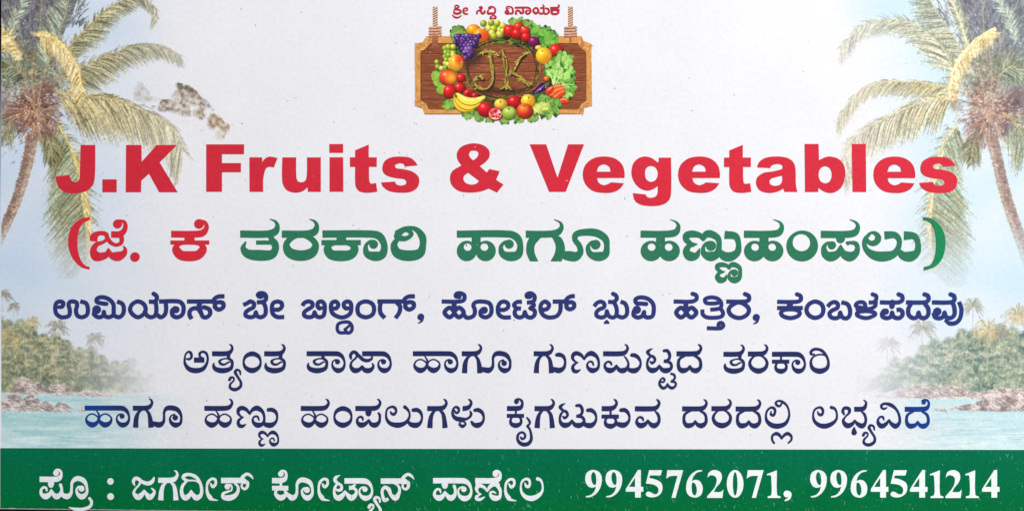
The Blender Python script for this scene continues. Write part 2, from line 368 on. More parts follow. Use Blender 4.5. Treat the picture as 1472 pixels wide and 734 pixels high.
g('Abi', "40,255! 60,222 110,203 155,222 155,262 100,298 62,330 62,368 110,388 165,375 182,330; 182,330 205,375 250,388 290,365 302,300 300,240 270,205 228,212 218,255 240,285 270,278,40", A, 413)
g('Aldi', "395,285,46 440,282 462,240 430,204 385,222 376,290 400,348 480,388 545,383 600,345 615,280 605,220 570,204 532,220 528,258 555,285 590,280,44; 545,570,40 475,568,40 450,530,40 460,470,40 520,446,40 590,450,40 623,500,40 613,555,42 570,573,40 540,530,36; 560,515,34 600,480,30", A, 413)
g('Aam', "c 785,203 860,230 883,295 860,360 785,388 710,360 687,295 710,230", A, 413)
g('Ag', "922,203! 1240,203; 962,215 952,270 960,340 1010,398!; 1150,215 1188,260 1180,330 1135,398!;" + shift(VA, 602), A, 413)
g('Acomma', "b 1432,385,40; 1455,385,30 1445,430,26 1405,458,14", A, 413)
VD = "1310,178 1340,140 1375,122 1412,120!; 1328,200 1332,235 1365,252 1403,232 1403,195 1375,180 1345,185"
g('Ahoo', "70,175! 250,175 295,158 298,112 262,92 220,97 212,122 250,130; 195,185,50 198,235,50; c 150,237,44 197,285,44 150,333,44 99,285,44; c 246,237,44 293,285,44 246,333,44 198,285,44; 290,300 320,335 360,335 398,310 405,260 390,210 412,182 480,175 550,192 573,245 563,305 520,333 470,318 462,275 485,250; b 500,262,36", D, 355, 42)
g('Aii', "768,333! 690,333 645,300 638,235 660,188 700,175 738,195 738,235 700,258 660,258", D, 355, 42)
g('Ate', "880,178! 830,180 800,208 825,240 870,245!; 825,240 806,285 820,320 860,335 895,318 908,280; 908,280 930,325 975,335 1006,310 1006,265 960,240! 1000,215 980,185 930,185!; 980,180 1004,160 1005,118 970,92 932,100 930,125 962,128", D, 355, 42)
g('Al', "1090,258 1135,248 1152,205 1112,175 1075,200 1068,260 1100,315 1160,335 1230,320 1265,270 1270,180; 1190,175! 1320,175;" + VD, D, 355, 42)
g('Abhu', "65,225! 90,192 130,176 165,195 163,232 110,258 86,290 95,323 150,335 185,310 192,272; 192,272 215,323 260,335 287,310 292,250 270,190; 205,178! 260,178 292,150 285,115 255,97; 300,320 350,335 390,310 396,245 375,195 330,176!; 190,360,10 190,380,50 190,400,56!", D, 355, 42)
g('Avi', "590,200 550,196 490,190 482,152 535,133 610,150 658,200 665,270 650,323 600,335 572,318 568,275!; b 495,258,42; 465,270 462,310 500,335 545,323 568,280", D, 355, 42)
g('Aha', "865,175! 1050,175 1095,152 1092,112 1055,97; 988,185,56 990,235,44; c 940,237,44 989,287,44 940,335,44 891,287,44; c 1045,237,44 1094,287,44 1045,335,44 996,287,44", D, 355, 42)
g('Atti', "1310,190 1260,195 1192,187 1182,152 1240,133 1310,147 1345,190 1335,240 1235,258!; 1335,240 1364,290 1350,323 1290,337 1200,333 1160,305 1155,255!; 1200,443! 1340,443 1366,418 1350,390 1322,395 1318,425", D, 355, 40)
g('Ara', "178,182! 370,182 416,165 414,122 375,102; c 312,190 390,225 418,270 392,325 312,355 230,325 203,270 232,225", F, 378, 45)
g('Acomb', "b 495,350,38; 515,350,28 505,395,24 470,415,14", F, 378)
g('Aka', "715,187! 920,187 964,168 962,125 925,107; 850,190,64! 850,250,64!; 715,252! 988,252!; c 855,265 935,278 955,310 930,340 855,358 782,340 757,310 775,278", F, 380, 45)
g('Aamb', "c 1118,186 1185,215 1205,272 1185,330 1118,358 1052,330 1026,272 1052,215", F, 382, 46)
g('Aba', "-75,238! -45,205 0,189 32,210 28,250 -30,280 -55,310 -40,348 10,360 45,345 58,300; 58,300 80,348 130,360 160,322 160,262 135,212 70,191!", F, 380, 45)
g('Ala', "355,262 300,252 240,240 222,222 245,195 300,192 322,215 320,245; 360,192! 405,192 436,168 438,125 400,107; 436,190 425,235 340,268 240,262; c 335,285 420,300 427,325 335,358 240,330 240,300", F, 380, 42)
g('Apa', "478,192! 670,192 714,170 712,125 675,107; 610,195,64 606,235,56; b 540,290,34; 520,280 502,310 508,342 550,358 592,345 607,300; 607,300 625,345 680,358 715,330 715,290 690,270 655,272!", F, 380, 45)
g('Ada', "755,192! 950,192 990,170 988,125 950,107; 810,205 780,260 785,325 830,358 872,345 887,300; 887,300 905,345 950,358 988,325 990,260 955,205", F, 380, 45)
g('Avu', "1030,192! 1220,192 1265,170 1262,125 1225,107; 1250,195 1268,260 1263,330 1220,358 1180,345 1162,300; b 1085,290,44; 1050,315 1065,348 1110,360 1148,342 1162,300; 1315,185,40! 1340,260,42 1330,350,44 1290,403,46 1220,415,44 1175,385,30", F, 380, 45)
# --- bold bracketed title
S0 = 220 / 1472; S2 = 320 / 1468; S3 = 260 / 1468
g('Bopen', "p 262,40! 262,65! 190,105 155,180 143,270 150,370 180,460 225,508 260,515! 258,545! 180,520 100,440 60,340 55,250 75,160 130,85 200,48", S0, 463)
g('Bje', "298,272,74! 305,225,72 355,194,44 420,205,44 425,250,36 390,280,34 325,305,50 298,360,66 320,412,94 360,420,80 425,395,60 440,340,12; 425,225,40 460,280,40 510,306,34 560,290,40 570,250,44 560,215,50; 468,205,62! 540,205,62 585,180,56 605,130,44 595,87,34 550,68,16; b 530,105,44; 440,340,12 468,400,60 530,416,92 586,390,66 603,350,36 588,318,12", S0, 463)
g('Bdot', "b 697,422,46", S0, 463)
g('Bke', "1045,203,66! 1280,203,66 1350,190,66 1385,140,46 1372,92,34 1330,68,16; b 1313,105,47; 1222,230,98! 1222,270,98!; 1038,283,40! 1412,283,40!; c 1222,288,32 1325,300,40 1350,345,78 1305,402,90 1222,414,98 1135,402,90 1094,345,78 1118,300,40", S0, 463)
g('Bta', "25,166,48! 200,166,48 255,150,48 270,110,28 255,82,16 220,68,5; 225,166,50 232,205,30; 130,222,28! 245,222,28; 235,205,40 252,228,48 258,262,46 232,300,60 155,306,72 75,295,58 45,258,36 60,220,12", S2, 343)
g('Bra', "300,166,48! 460,166,48 515,150,48 530,110,28 515,82,16 483,68,5; c 425,178,22 485,192,36 522,235,42 498,288,64 425,308,70 352,288,64 330,235,42 365,192,36", S2, 343)
g('Bkaa', "568,166,48! 890,166,48 945,182,50 975,240,42 962,300,54 915,312,62 862,295,44 854,245,26 880,214,18 910,212,16; b 905,234,29; 692,185,62! 692,215,62!; 562,222,34! 820,222,34!; c 690,222,22 760,234,36 780,262,52 755,300,62 690,309,70 625,300,62 602,262,52 620,234,36", S2, 343)
g('Bri', "c 1115,138,28 1155,165,28 1115,196,32 1060,180,44; 1062,155,34 1110,127,22 1180,132,30 1225,180,46 1230,240,42 1208,292,62 1135,308,70 1062,290,62 1040,240,44 1062,198,30", S2, 343)
RBH = "e 176,341,81,83 183,310,32,30; e 330,341,81,83 319,310,32,30; 250,300,20 252,340,40"
AAB3 = "520,205,58 585,235,60 610,300,48 592,370,68 530,386,76 468,365,56 453,310,34 480,272,24 510,258,14; b 520,286,37"
g('Bhaa', "95,205,58! " + AAB3 + "; 252,230,72! 252,290,72!;" + RBH, S3, 425)
g('Bguu', "655,205,58! 830,205,56 910,192,56 945,150,36 935,112,18 885,86,5; p 690,225! 775,230 730,290 725,350 755,425! 690,425! 662,360 660,300 672,255; p 860,222! 930,225 962,270 972,340 945,425! 855,425! 890,360 898,300 880,250; 950,372,56 1000,380,78 1060,385,76 1098,350,50 1090,300,44 1055,250,42 1062,208,50 1130,190,56 1230,196,62 1300,242,56 1313,310,44 1298,370,64 1240,386,74 1178,365,50 1160,310,34 1185,272,24 1215,260,14; b 1222,290,39", S3, 425)
HB = "118,205,58! 320,205,56 400,192,56 425,145,34 410,110,18 358,86,5; 280,230,72! 280,290,72!; e 205,341,86,83 208,310,32,30; e 351,341,86,83 347,310,32,30"
g('Bha', HB, S3, 425)
NB = "575,287,12 530,283,34 490,250,50 492,215,56 540,204,58 600,216,44 628,245,34; 628,245,30 650,208,58 690,204,60 745,238,50 756,300,42 738,365,62 685,385,78 632,360,48 628,312,30 652,278,24 680,266,14; b 690,300,41; 555,297,16 512,302,40 490,345,58 520,383,76 570,378,56 597,325,12"
g('Bnnu', NB + "; 757,345,44 800,383,72 850,387,74 905,350,56 913,280,42 888,222,56 800,210,66!;" + shift(NB, 403, 313, .694, .684, .69), S3, 425)
g('Bam', "e 188,300,128,125 182,273,72,70", S3, 425)
g('Bpa', "340,206,58! 540,206,56 615,192,56 640,145,34 625,110,18 575,86,5; 500,225,70 500,243,70; b 430,295,33; 430,270,12 390,278,24 365,312,38 377,365,60 420,386,78 475,362,60 500,295,12; 500,295,12 520,358,56 575,386,78 622,360,56 637,310,36 618,278,34 550,272,18; 555,282,16 565,290,10", S3, 425)
g('Blu', "e 765,240,64,60 752,230,30,28; 735,205,24 705,235,34 692,275,34 710,330,42 770,374,68 850,385,80 930,365,62 970,310,42 975,250,40 940,212,50 857,214,66!; 975,345,40 1010,378,66 1070,384,82 1120,350,56 1128,280,42 1100,222,50 1015,216,72!", S3, 425)
g('Bclose', "p 1170,65! 1240,80 1310,140 1345,220 1348,310 1325,400 1270,465 1175,500! 1175,472! 1230,450 1262,390 1275,310 1272,220 1250,140 1210,100 1168,88!", S3, 425)
# --- red header (tiny)
Z = 90 / 1472
gh = lambda n, sp, s, b: g(n, shift(sp, 0, 0, 1, 1, 1.14), s, b)
gh('Hshree', "150,150,34 190,132,34 240,162,36 210,195,30 150,188,30; 140,230,40 210,230,40 270,250,40 280,300,46 200,328,52 130,310,40 130,270,34; 200,190,30 210,240,34; 90,360,22 150,412,38 230,418,38 300,370,22; 455,335,38! 380,330,40 345,270,40 370,207,38 430,200,34 440,245,30 390,262,30", Z, 350)
gh('Hsi', "665,345,40! 670,285,40 715,250,40 760,275,44 790,325,46 840,310,44 845,265,40; 730,180,40 760,165,36 788,200,36 750,232,36; 755,195,44 755,270,44", Z, 350)
gh('Hddhi', "1010,192,24 955,215,30 952,178,34 1010,162,34 1075,190,36 1096,250,38 1078,318,44 1010,323,52 930,320,48 922,265,36 950,235,24; 990,400,34 985,440,38 1040,432,28 1100,440,40 1105,395,36 1050,372,32 1000,392,32", Z, 350)
gh('Hvi', "195,212,26 132,215,30 142,172,36 200,162,34 265,190,38 285,260,40 268,323,46 205,322,44; b 145,290,48; 112,310,40 160,333,40 212,318,36", Z, 350)
gh('Hnaa', "330,188,44! 640,188,44 688,222,44 692,290,46 640,333,46 595,310,40 602,258,38 645,255,32; 368,352,44! 352,290,40 392,252,44 442,272,44 480,318,48 528,300,44 523,230,38 505,200,30", Z, 350)
gh('Hya', "c 825,190,40 885,250,42 825,323,48 762,250,42; 885,290,36 940,328,44 1000,310,44 1013,230,38 1005,190,32; 930,195,44! 1000,190,44 1012,150,32 990,118,22; 1005,310,40 1060,333,44 1128,300,44 1120,225,40 1060,200,38", Z, 350)
gh('Hka', "1165,192,46! 1330,187,46 1374,150,34 1350,112,18; 1170,236,36! 1385,236,36!; c 1275,248,28 1355,270,44 1335,323,44 1275,336,48 1208,323,44 1198,270,44; 1275,190,80! 1275,240,80!", Z, 350)
# --- red English title, outlines
E = 184 / 1351; E2 = 200 / 1468
ET = {}
ET['J'] = (E, 633, "p 338,135! 493,135! 488,470 465,560 400,620 290,645 180,635 115,590 85,530 75,468! 220,450! 235,500 270,527 305,520 325,490 330,430!")
ET['.'] = (E, 633, "p 568,497! 718,497! 718,633! 568,633!")
ET['K'] = (E, 633, "p 818,135! 980,135! 982,312! 1140,135! 1356,135! 1172,320! 1362,633! 1168,633! 1060,438! 978,512! 975,633! 815,633!")
ET['F'] = (E, 628, "p 122,128! 522,128! 520,232! 288,232! 288,325! 488,325! 488,422! 288,422! 288,628! 122,628!")
ET['r'] = (E, 628, "p 578,265! 712,265! 714,312! 745,275 790,257 875,272! 835,372! 790,365 755,380 735,430 722,500! 722,628! 580,628!")
ET['u'] = (E, 628, "p 922,265! 1068,265! 1070,470 1085,515 1120,527 1160,515 1180,460 1183,265! 1328,265! 1328,628! 1192,628! 1190,582! 1130,625 1050,637 970,610 930,550 920,480")
ET['i'] = (E, 627, "p 247,125! 392,125! 392,218! 247,218!; p 250,265! 392,265! 394,627! 250,627!")
ET['t'] = (E, 627, "p 520,190! 662,130! 662,265! 747,265! 747,365! 665,365! 667,500 680,540 740,535! 752,627! 650,638 570,625 530,580 520,520 520,365! 465,365! 465,265! 520,265!")
ET['s'] = (E, 627, "p 1178,350! 1045,362! 1030,335 985,328 940,350 950,378 1010,388 1110,410 1180,460 1195,520 1170,590 1100,630 990,637 880,620 815,575 793,530! 938,520! 955,550 1000,562 1050,548 1060,520 1035,495 960,485 860,460 815,420 808,360 835,300 900,265 1000,257 1100,270 1150,310")
ET['&'] = (E, 630, "p 690,553! 620,637! 535,595! 450,625 330,637 220,620 145,560 125,480 150,410 245,350! 205,290 200,215 250,150 360,118 470,135 535,190 540,260 500,315 440,358! 512,425! 540,388! 650,412! 612,502!; h 325,235 345,200 378,195 415,205 425,235 405,270 370,297! 340,270; h 318,428! 432,515! 395,545 340,552 285,530 265,490 280,455")
ET['V'] = (E2, 556, "p 85,55! 258,55! 378,408! 490,55! 658,55! 465,556! 290,556!")
ET['e'] = (E2, 556, "p 1085,410! 795,410! 810,455 860,485 905,475 940,455! 1080,465! 1040,520 970,558 870,567 750,545 670,470 645,375 670,275 750,205 870,183 985,205 1060,270 1085,350; h 792,343! 938,343! 925,295 870,267 815,290")
ET['g'] = (E2, 556, "p 345,195! 475,195! 475,570 455,640 400,685 300,705 170,695 95,650 70,568! 205,583! 225,610 265,618 310,605 332,570 335,495! 280,530 210,542 130,505 75,430 57,350 75,260 125,205 195,183 270,200 328,242! 345,240!; h 265,283 315,305 335,365 315,425 265,450 215,425 200,365 215,305")
ET['a'] = (E2, 556, "p 280,298! 300,245 360,200 470,183 590,195 660,240 685,310 690,480 705,556! 570,556! 560,522! 490,555 400,567 310,540 270,470 285,400 350,355 450,340 545,315! 548,280 520,265 470,265 435,280 418,305!; h 545,385! 545,440 520,480 465,492 420,475 412,445 435,415")
ET['b'] = (E2, 556, "p 783,50! 930,50! 935,220! 1000,190 1060,183 1150,215 1205,300 1208,400 1175,500 1110,555 1045,567 975,545 930,510! 925,556! 788,556!; h 1000,285 1050,310 1070,375 1050,440 1000,465 950,440 930,375 950,310")
ET['l'] = (E2, 556, "p 180,50! 328,50! 332,556! 188,556!")
for ch, (s_, b_, sp) in ET.items(): glyph('E' + ch, sp, s_, b_)
# ------------------------------------------------------------------ printed pictures: drawn on a fine grid, then cut into one mesh per painted thing
class Canvas:
    def __init__(s, x0, y0, x1, y1, pitch=1.0):
        s.x0, s.y0, s.p = x0, y0, pitch
        s.w = int((x1 - x0) / pitch) + 1; s.h = int((y1 - y0) / pitch) + 1
        s.xs = x0 + np.arange(s.w) * pitch; s.ys = y0 + np.arange(s.h) * pitch
        gx, gy = np.meshgrid(s.xs, s.ys)
        s.rgb = base_rgb(gx, gy); s.id = np.zeros((s.h, s.w), int); s.names = ['']; s.fade = None
        s.gx, s.gy = gx, gy
    def new(s, name):
        s.names.append(name); return len(s.names) - 1
    def box(s, xa, ya, xb, yb):
        i0 = max(int((xa - s.x0) / s.p), 0); i1 = min(int((xb - s.x0) / s.p) + 2, s.w)
        j0 = max(int((ya - s.y0) / s.p), 0); j1 = min(int((yb - s.y0) / s.p) + 2, s.h)
        return (i0, i1, j0, j1) if i1 > i0 and j1 > j0 else None
    def put(s, b, cov, col, a, ident):
        i0, i1, j0, j1 = b
        k = cov * a
        if s.fade is not None: k = k * s.fade[j0:j1, i0:i1]
        t = s.rgb[j0:j1, i0:i1]
        t += k[..., None] * (np.asarray(col, float) - t)
        if ident: 
            v = s.id[j0:j1, i0:i1]; v[k > 0.06] = ident
    def seg(s, x0, y0, x1, y1, w0, w1, col, a=1.0, ident=0):
        m = max(w0, w1) / 2 + 1
        b = s.box(min(x0, x1) - m, min(y0, y1) - m, max(x0, x1) + m, max(y0, y1) + m)
        if not b: return
        gx = s.gx[b[2]:b[3], b[0]:b[1]]; gy = s.gy[b[2]:b[3], b[0]:b[1]]
        dx, dy = x1 - x0, y1 - y0; L2 = dx * dx + dy * dy + 1e-9
        t = np.clip(((gx - x0) * dx + (gy - y0) * dy) / L2, 0, 1)
        d = np.hypot(gx - x0 - t * dx, gy - y0 - t * dy)
        w = (w0 + (w1 - w0) * t) / 2
        aa = max(s.p, 0.6)
        s.put(b, np.clip((w - d) / aa + 0.5, 0, 1), col, a, ident)
    def line(s, pts, col, a=1.0, ident=0):
        for (x0, y0, w0), (x1, y1, w1) in zip(pts[:-1], pts[1:]): s.seg(x0, y0, x1, y1, w0, w1, col, a, ident)
    def curve(s, pts, col, a=1.0, ident=0, n=6):
        S = spline([list(p) for p in pts], [False] * len(pts), False, n)
        s.line([tuple(q) for q in S], col, a, ident)
    def blob(s, cx, cy, rx, ry, col, a=1.0, ident=0, ang=0.0, shade=0.0, hi=None, soft=None):
        m = max(rx, ry) + 1.5
        b = s.box(cx - m, cy - m, cx + m, cy + m)
        if not b: return
        gx = s.gx[b[2]:b[3], b[0]:b[1]] - cx; gy = s.gy[b[2]:b[3], b[0]:b[1]] - cy
        c, q = math.cos(ang), math.sin(ang)
        u = (gx * c + gy * q) / rx; v = (-gx * q + gy * c) / ry
        r = np.hypot(u, v); aa = soft if soft else s.p / min(rx, ry)
        cov = np.clip((1 - r) / aa + 0.5, 0, 1)
        colr = np.broadcast_to(np.asarray(col, float), r.shape + (3,)).copy()
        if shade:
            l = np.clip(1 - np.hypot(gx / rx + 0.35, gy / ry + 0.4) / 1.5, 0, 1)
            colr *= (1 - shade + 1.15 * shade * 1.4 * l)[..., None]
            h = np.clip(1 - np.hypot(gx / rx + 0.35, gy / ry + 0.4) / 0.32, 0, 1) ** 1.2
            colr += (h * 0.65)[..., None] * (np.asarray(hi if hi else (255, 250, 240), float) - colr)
        s.put(b, cov, np.clip(colr, 0, 255), a, ident)
    def poly(s, pts, col, a=1.0, ident=0, corner=None):
        P = np.asarray(pts, float)
        if corner is None: P = spline([list(p) for p in P], [True] * len(P), True)
        else: P = spline([list(p) for p in P], corner, True)
        b = s.box(P[:, 0].min(), P[:, 1].min(), P[:, 0].max(), P[:, 1].max())
        if not b: return
        gx = s.gx[b[2]:b[3], b[0]:b[1]]; gy = s.gy[b[2]:b[3], b[0]:b[1]]
        cov = np.zeros(gx.shape)
        for ox, oy in ((-.25, -.25), (.25, -.25), (-.25, .25), (.25, .25)):
            x = gx + ox * s.p; y = gy + oy * s.p; ins = np.zeros(gx.shape, bool)
            for (xa, ya), (xb, yb) in zip(P[:, :2], np.roll(P[:, :2], -1, 0)):
                if ya == yb: continue
                ins ^= ((ya > y) != (yb > y)) & (x < (xb - xa) * (y - ya) / (yb - ya) + xa)
            cov += ins * 0.25
        if callable(col): colr = col(gx, gy)
        else: colr = col
        s.put(b, cov, colr, a, ident)
    def fade_out(s, f, only=None, skip=None):
        m = s.id > 0
        if only: m &= np.isin(s.id, only)
        if skip: m &= ~np.isin(s.id, skip)
        f = np.where(m, f, 1.0)
        b = base_rgb(s.gx, s.gy)
        s.rgb = b + f[..., None] * (s.rgb - b)
        s.id[f < 0.02] = 0
    def grain(s, amt, seed):
        n = vnoise(s.h, s.w, 2.0, seed, 2) - 0.5
        s.rgb[s.id > 0] *= (1 + amt * 2 * n[s.id > 0])[..., None]
    def build(s, parent, z, labels=None):
        """one mesh per name; several idents may share a name but each gives its own object"""
        cid = s.id[:-1, :-1]
        co = np.stack([X(s.gx), Y(s.gy), np.full(s.gx.shape, z)], -1)
        made = []
        for k in range(1, len(s.names)):
            jj, ii = np.nonzero(cid == k)
            if len(jj) < 3: continue
            a = jj * s.w + ii
            q = np.stack([a + s.w, a + s.w + 1, a + 1, a], 1)
            u, inv = np.unique(q, return_inverse=True)
            o = make_obj(s.names[k], co.reshape(-1, 3)[u], inv.reshape(q.shape), s.rgb.reshape(-1, 3)[u], M_ART, parent,
                         (labels or {}).get(k))
            made.append(o)
        return made

R = random.Random(7)
def jit(c, d):
    k = 1 + R.uniform(-d, d)
    return tuple(min(max(v * k + R.uniform(-5, 5), 0), 255) for v in c)

def frond(cv, ident, pts, n, L, cols, side=0, grav=1.0, along=0.6, out=0.8, a=0.75, w=1.7, rach=(186, 176, 140), rw=2.4, prof=None, mass=True):
    """drooping feather of leaflets either side of a curved midrib"""
    S = spline([[x, y] for x, y in pts], [False] * len(pts), False, 12)
    d = np.r_[0, np.cumsum(np.linalg.norm(np.diff(S, axis=0), axis=1))]; T = d[-1]
    def leaf(t, w, c, al, k=1.0):
        x = np.interp(t * T, d, S[:, 0]); y = np.interp(t * T, d, S[:, 1])
        x2 = np.interp(min(t + .03, 1) * T, d, S[:, 0]); y2 = np.interp(min(t + .03, 1) * T, d, S[:, 1])
        x1 = np.interp(max(t - .03, 0) * T, d, S[:, 0]); y1 = np.interp(max(t - .03, 0) * T, d, S[:, 1])
        tx, ty = x2 - x1, y2 - y1; m = math.hypot(tx, ty) + 1e-6; tx /= m; ty /= m
        sd = side if side and R.random() < 0.84 else R.choice((-1, 1))
        kk = 1.0 if (not side or sd == side) else .45
        nx, ny = -ty * sd, tx * sd
        vx = along * tx + out * nx + R.uniform(-.16, .16); vy = along * ty + out * ny + R.uniform(-.14, .14) + 0.25 * grav
        m = math.hypot(vx, vy); vx /= m; vy /= m
        pr = prof(t) if prof else (0.35 + 0.65 * math.sin(math.pi * min(t * 1.1 + 0.12, 1)) ** 0.7)
        l = L * pr * R.uniform(.6, 1.12) * k * kk
        xm, ym = x + vx * l * .5, y + vy * l * .5
        wx, wy = vx, vy + grav * 0.75; m = math.hypot(wx, wy); wx /= m; wy /= m
        q0 = R.uniform(0, .35)
        cv.seg(x + (xm - x) * q0, y + (ym - y) * q0, xm, ym, w * 1.1, w, c, al, ident)
        cv.seg(xm, ym, xm + wx * l * .55, ym + wy * l * .55, w, 0.5, c, al, ident)
    if mass:
        mid = np.mean(np.array(cols[1:-1] if len(cols) > 2 else cols), 0)
        for i in range(int(n * .9)): leaf((i + R.random()) / (n * .9), 3.6, jit(mid * .9, .1), a * .42, .82)
    m2 = int(n * 1.7)
    order = list(range(m2)); R.shuffle(order)
    for q, i in enumerate(order):
        c = jit(cols[min(int((q / m2) ** 1.25 * len(cols) + R.uniform(-.8, .8)), len(cols) - 1) if q / m2 * len(cols) > .8 else 0], .1)
        leaf((i + R.random()) / m2, w * .8, c, a * R.uniform(.55, 1.0))
    for i in range(int(n * .22)):
        leaf(R.random(), w * .8, jit(np.array(cols[-1]) * 1.04, .03), a * .9, .95)
        leaf(R.random(), w * .7, jit(np.array(cols[0]) * .92, .06), a * .8, 1.0)
    cv.line([(p[0], p[1], rw * (1 - 0.6 * i / len(S))) for i, p in enumerate(S)], rach, .75, ident)

OLIVE = [(86, 90, 84), (112, 114, 98), (142, 140, 116), (176, 172, 142), (208, 204, 176)]
OLIVEY = [(112, 108, 90), (140, 132, 106), (170, 160, 124), (200, 189, 150), (222, 213, 182)]
PALE = [(122, 120, 108), (150, 145, 126), (178, 171, 146), (202, 194, 168), (220, 213, 192)]
GREYG = [(80, 88, 92), (106, 116, 114), (136, 146, 136), (166, 178, 166), (198, 209, 200)]
DUSK = [(86, 86, 102), (98, 97, 114), (112, 111, 128), (130, 130, 146), (152, 154, 166)]
GOLD = [(176, 150, 106), (200, 176, 126), (218, 197, 148), (229, 211, 164), (234, 219, 178)]
GOLDB = [(182, 154, 110), (204, 180, 132), (220, 199, 154), (231, 214, 174), (236, 222, 188)]

def big_palm(side):
    mir = side > 0
    cv = Canvas(2, -46, 312, 400) if not mir else Canvas(1168, -46, 1500, 412)
    d = np.abs(cv.gx - (0 if not mir else 1472))
    fd = (1 - 0.42 * smooth(130, 268, d)) * (1.0 if not mir else 0.9) * (1 - 0.75 * smooth(300, 392, cv.gy))
    M = (lambda pts: pts) if not mir else (lambda pts: [(1472 - x, y) for x, y in pts])
    sg = 1 if not mir else -1
    labels = {}
    def mx(x): return x if not mir else 1472 - x
    # dark fan of fronds behind the crown
    k = cv.new('frond'); labels[k] = "dusky grey upright frond behind the crown"
    cv.poly(M([(6, -46), (122, -46), (108, 10), (92, 48), (76, 84), (44, 102), (22, 78), (8, 50), (2, 20)]), (114, 112, 128), .85, k)
    if mir: cv.poly(M([(-30, -46), (20, -46), (22, 60), (34, 110), (20, 160), (-30, 190)]), (116, 124, 132), .8, k)
    for _ in range(900):
        x = R.uniform(-28 if mir else 2, 122); y = R.uniform(-46, 98) + (0 if x < 90 else -15)
        if x > 92 and y > 40: continue
        ang = math.atan2(y - 128, x - 48) + R.uniform(-.35, .35); l = R.uniform(6, 17)
        dx, dy = math.cos(ang) * l * sg, math.sin(ang) * l * .8
        cv.seg(mx(x), y, mx(x) + dx, y + dy, 2.2, .8, jit(DUSK[min(int(R.random() ** 1.6 * 5), 4)], .1), .6, k)
    for _ in range(46):
        cv.blob(mx(R.uniform(0, 100)), R.uniform(5, 95), R.uniform(.8, 1.8), R.uniform(.8, 1.5), (202, 210, 220), .6, k)
    for pts, cl in (([(48, 120), (56, 60), (60, 0), (62, -46)], (176, 166, 142)), ([(42, 115), (30, 50), (12, 10), (0, -20)], (156, 160, 144)),
                    ([(60, 110), (76, 50), (92, 5), (100, -40)], (170, 166, 146))):
        k2 = cv.new('frond')
        frond(cv, k2, M(pts), 60, 13, [DUSK[1], DUSK[2], GREYG[2], GREYG[3]], 0, -.2, .8, .7, .5, 1.5, cl, 2.6, mass=False)
    k2 = cv.new('frond')
    frond(cv, k2, M([(12, 60), (22, 25), (34, 4), (30, -40)]), 70, 17, [GREYG[2], GREYG[4], (184, 202, 196), (204, 218, 212)], 0, .3, .8, .6, .65, 1.9, (170, 176, 160))
    # olive litter between the fan and the crown
    k = cv.new('frond')
    cv.blob(mx(52), 106, 58, 34, (142, 138, 124), .62, k, soft=.7)
    for _ in range(560):
        x = R.gauss(54, 28); y = R.gauss(106, 18); l = R.uniform(3, 11); an = R.uniform(0, math.pi)
        cv.seg(mx(x), y, mx(x) + math.cos(an) * l, y + math.sin(an) * l, 1.5, .6, jit(R.choice([OLIVE[0], OLIVE[1], OLIVE[2], OLIVE[3], DUSK[1], GREYG[1], GREYG[3], (140, 116, 108)]), .1), .6, k)
    # upper fronds
    if not mir:
        k2 = cv.new('frond')
        frond(cv, k2, [(64, 105), (80, 60), (97, 10), (104, -40)], 150, 34, GREYG[1:], -1, .1, .55, .75, .7, 1.6)
        k2 = cv.new('frond'); labels[k2] = "arched olive frond reaching to the card's top"
        frond(cv, k2, [(88, 82), (105, 62), (130, 36), (160, 10), (196, -4), (222, 10), (226, 28)], 240, 50, OLIVE, 1, .3, .75, .6, .66, 1.7, (178, 164, 128),
              prof=lambda t: .8 - .45 * t if t > .1 else .6)
        k2 = cv.new('frond'); labels[k2] = "long olive frond arching level beside the crown"
        frond(cv, k2, [(88, 112), (112, 100), (146, 84), (185, 69), (226, 66), (258, 80)], 290, 54, OLIVE[:2] + PALE[1:4], 1, .55, .75, .5, .66, 1.7, (186, 174, 140),
              prof=lambda t: .95 - .62 * t)
        k2 = cv.new('frond'); labels[k2] = "broad straw coloured frond hanging beside the lettering"
        frond(cv, k2, [(82, 134), (120, 138), (165, 144), (212, 162), (246, 184), (262, 215)], 340, 82, OLIVEY, 1, .8, .6, .45, .68, 1.9, (206, 190, 146),
              prof=lambda t: .9 - .25 * t)
        k2 = cv.new('frond'); labels[k2] = "frond hanging straight down past the lettering"
        frond(cv, k2, [(82, 176), (98, 204), (112, 250), (122, 310), (126, 378)], 360, 62, OLIVE[1:] + [GREYG[3]], 1, .25, .55, .85, .7, 1.8, (212, 198, 150), 4,
              prof=lambda t: .25 + .85 * math.sin(math.pi * min(.12 + t * .72, 1)))
        frond(cv, k2, [(104, 215), (116, 260), (124, 310), (127, 372)], 90, 26, GOLD, -1, .6, .9, .4, .6, 1.8, (216, 202, 156), 3)
    else:
        k2 = cv.new('frond')
        frond(cv, k2, [(1400, 108), (1376, 60), (1352, 25), (1330, -12), (1322, -46)], 230, 42, GREYG[1:] + [PALE[3]], -1, .1, .5, .8, .68, 1.6, (196, 192, 166), 2.6)
        frond(cv, k2, [(1392, 70), (1380, 30), (1366, -8), (1360, -46)], 80, 16, GREYG[2:] + [GOLD[3]], 0, .1, .8, .6, .6, 1.8, (218, 210, 176), 4)
        k2 = cv.new('frond'); labels[k2] = "high grey green frond swept back to the left"
        frond(cv, k2, [(1374, 104), (1352, 66), (1322, 40), (1294, 29), (1262, 30), (1236, 40), (1210, 68)], 300, 56, GREYG[1:4] + PALE[2:], -1, .25, .8, .5, .66, 1.7, (200, 192, 162),
              prof=lambda t: .9 - .45 * t)
        k2 = cv.new('frond'); labels[k2] = "level cream frond drooping at its tip"
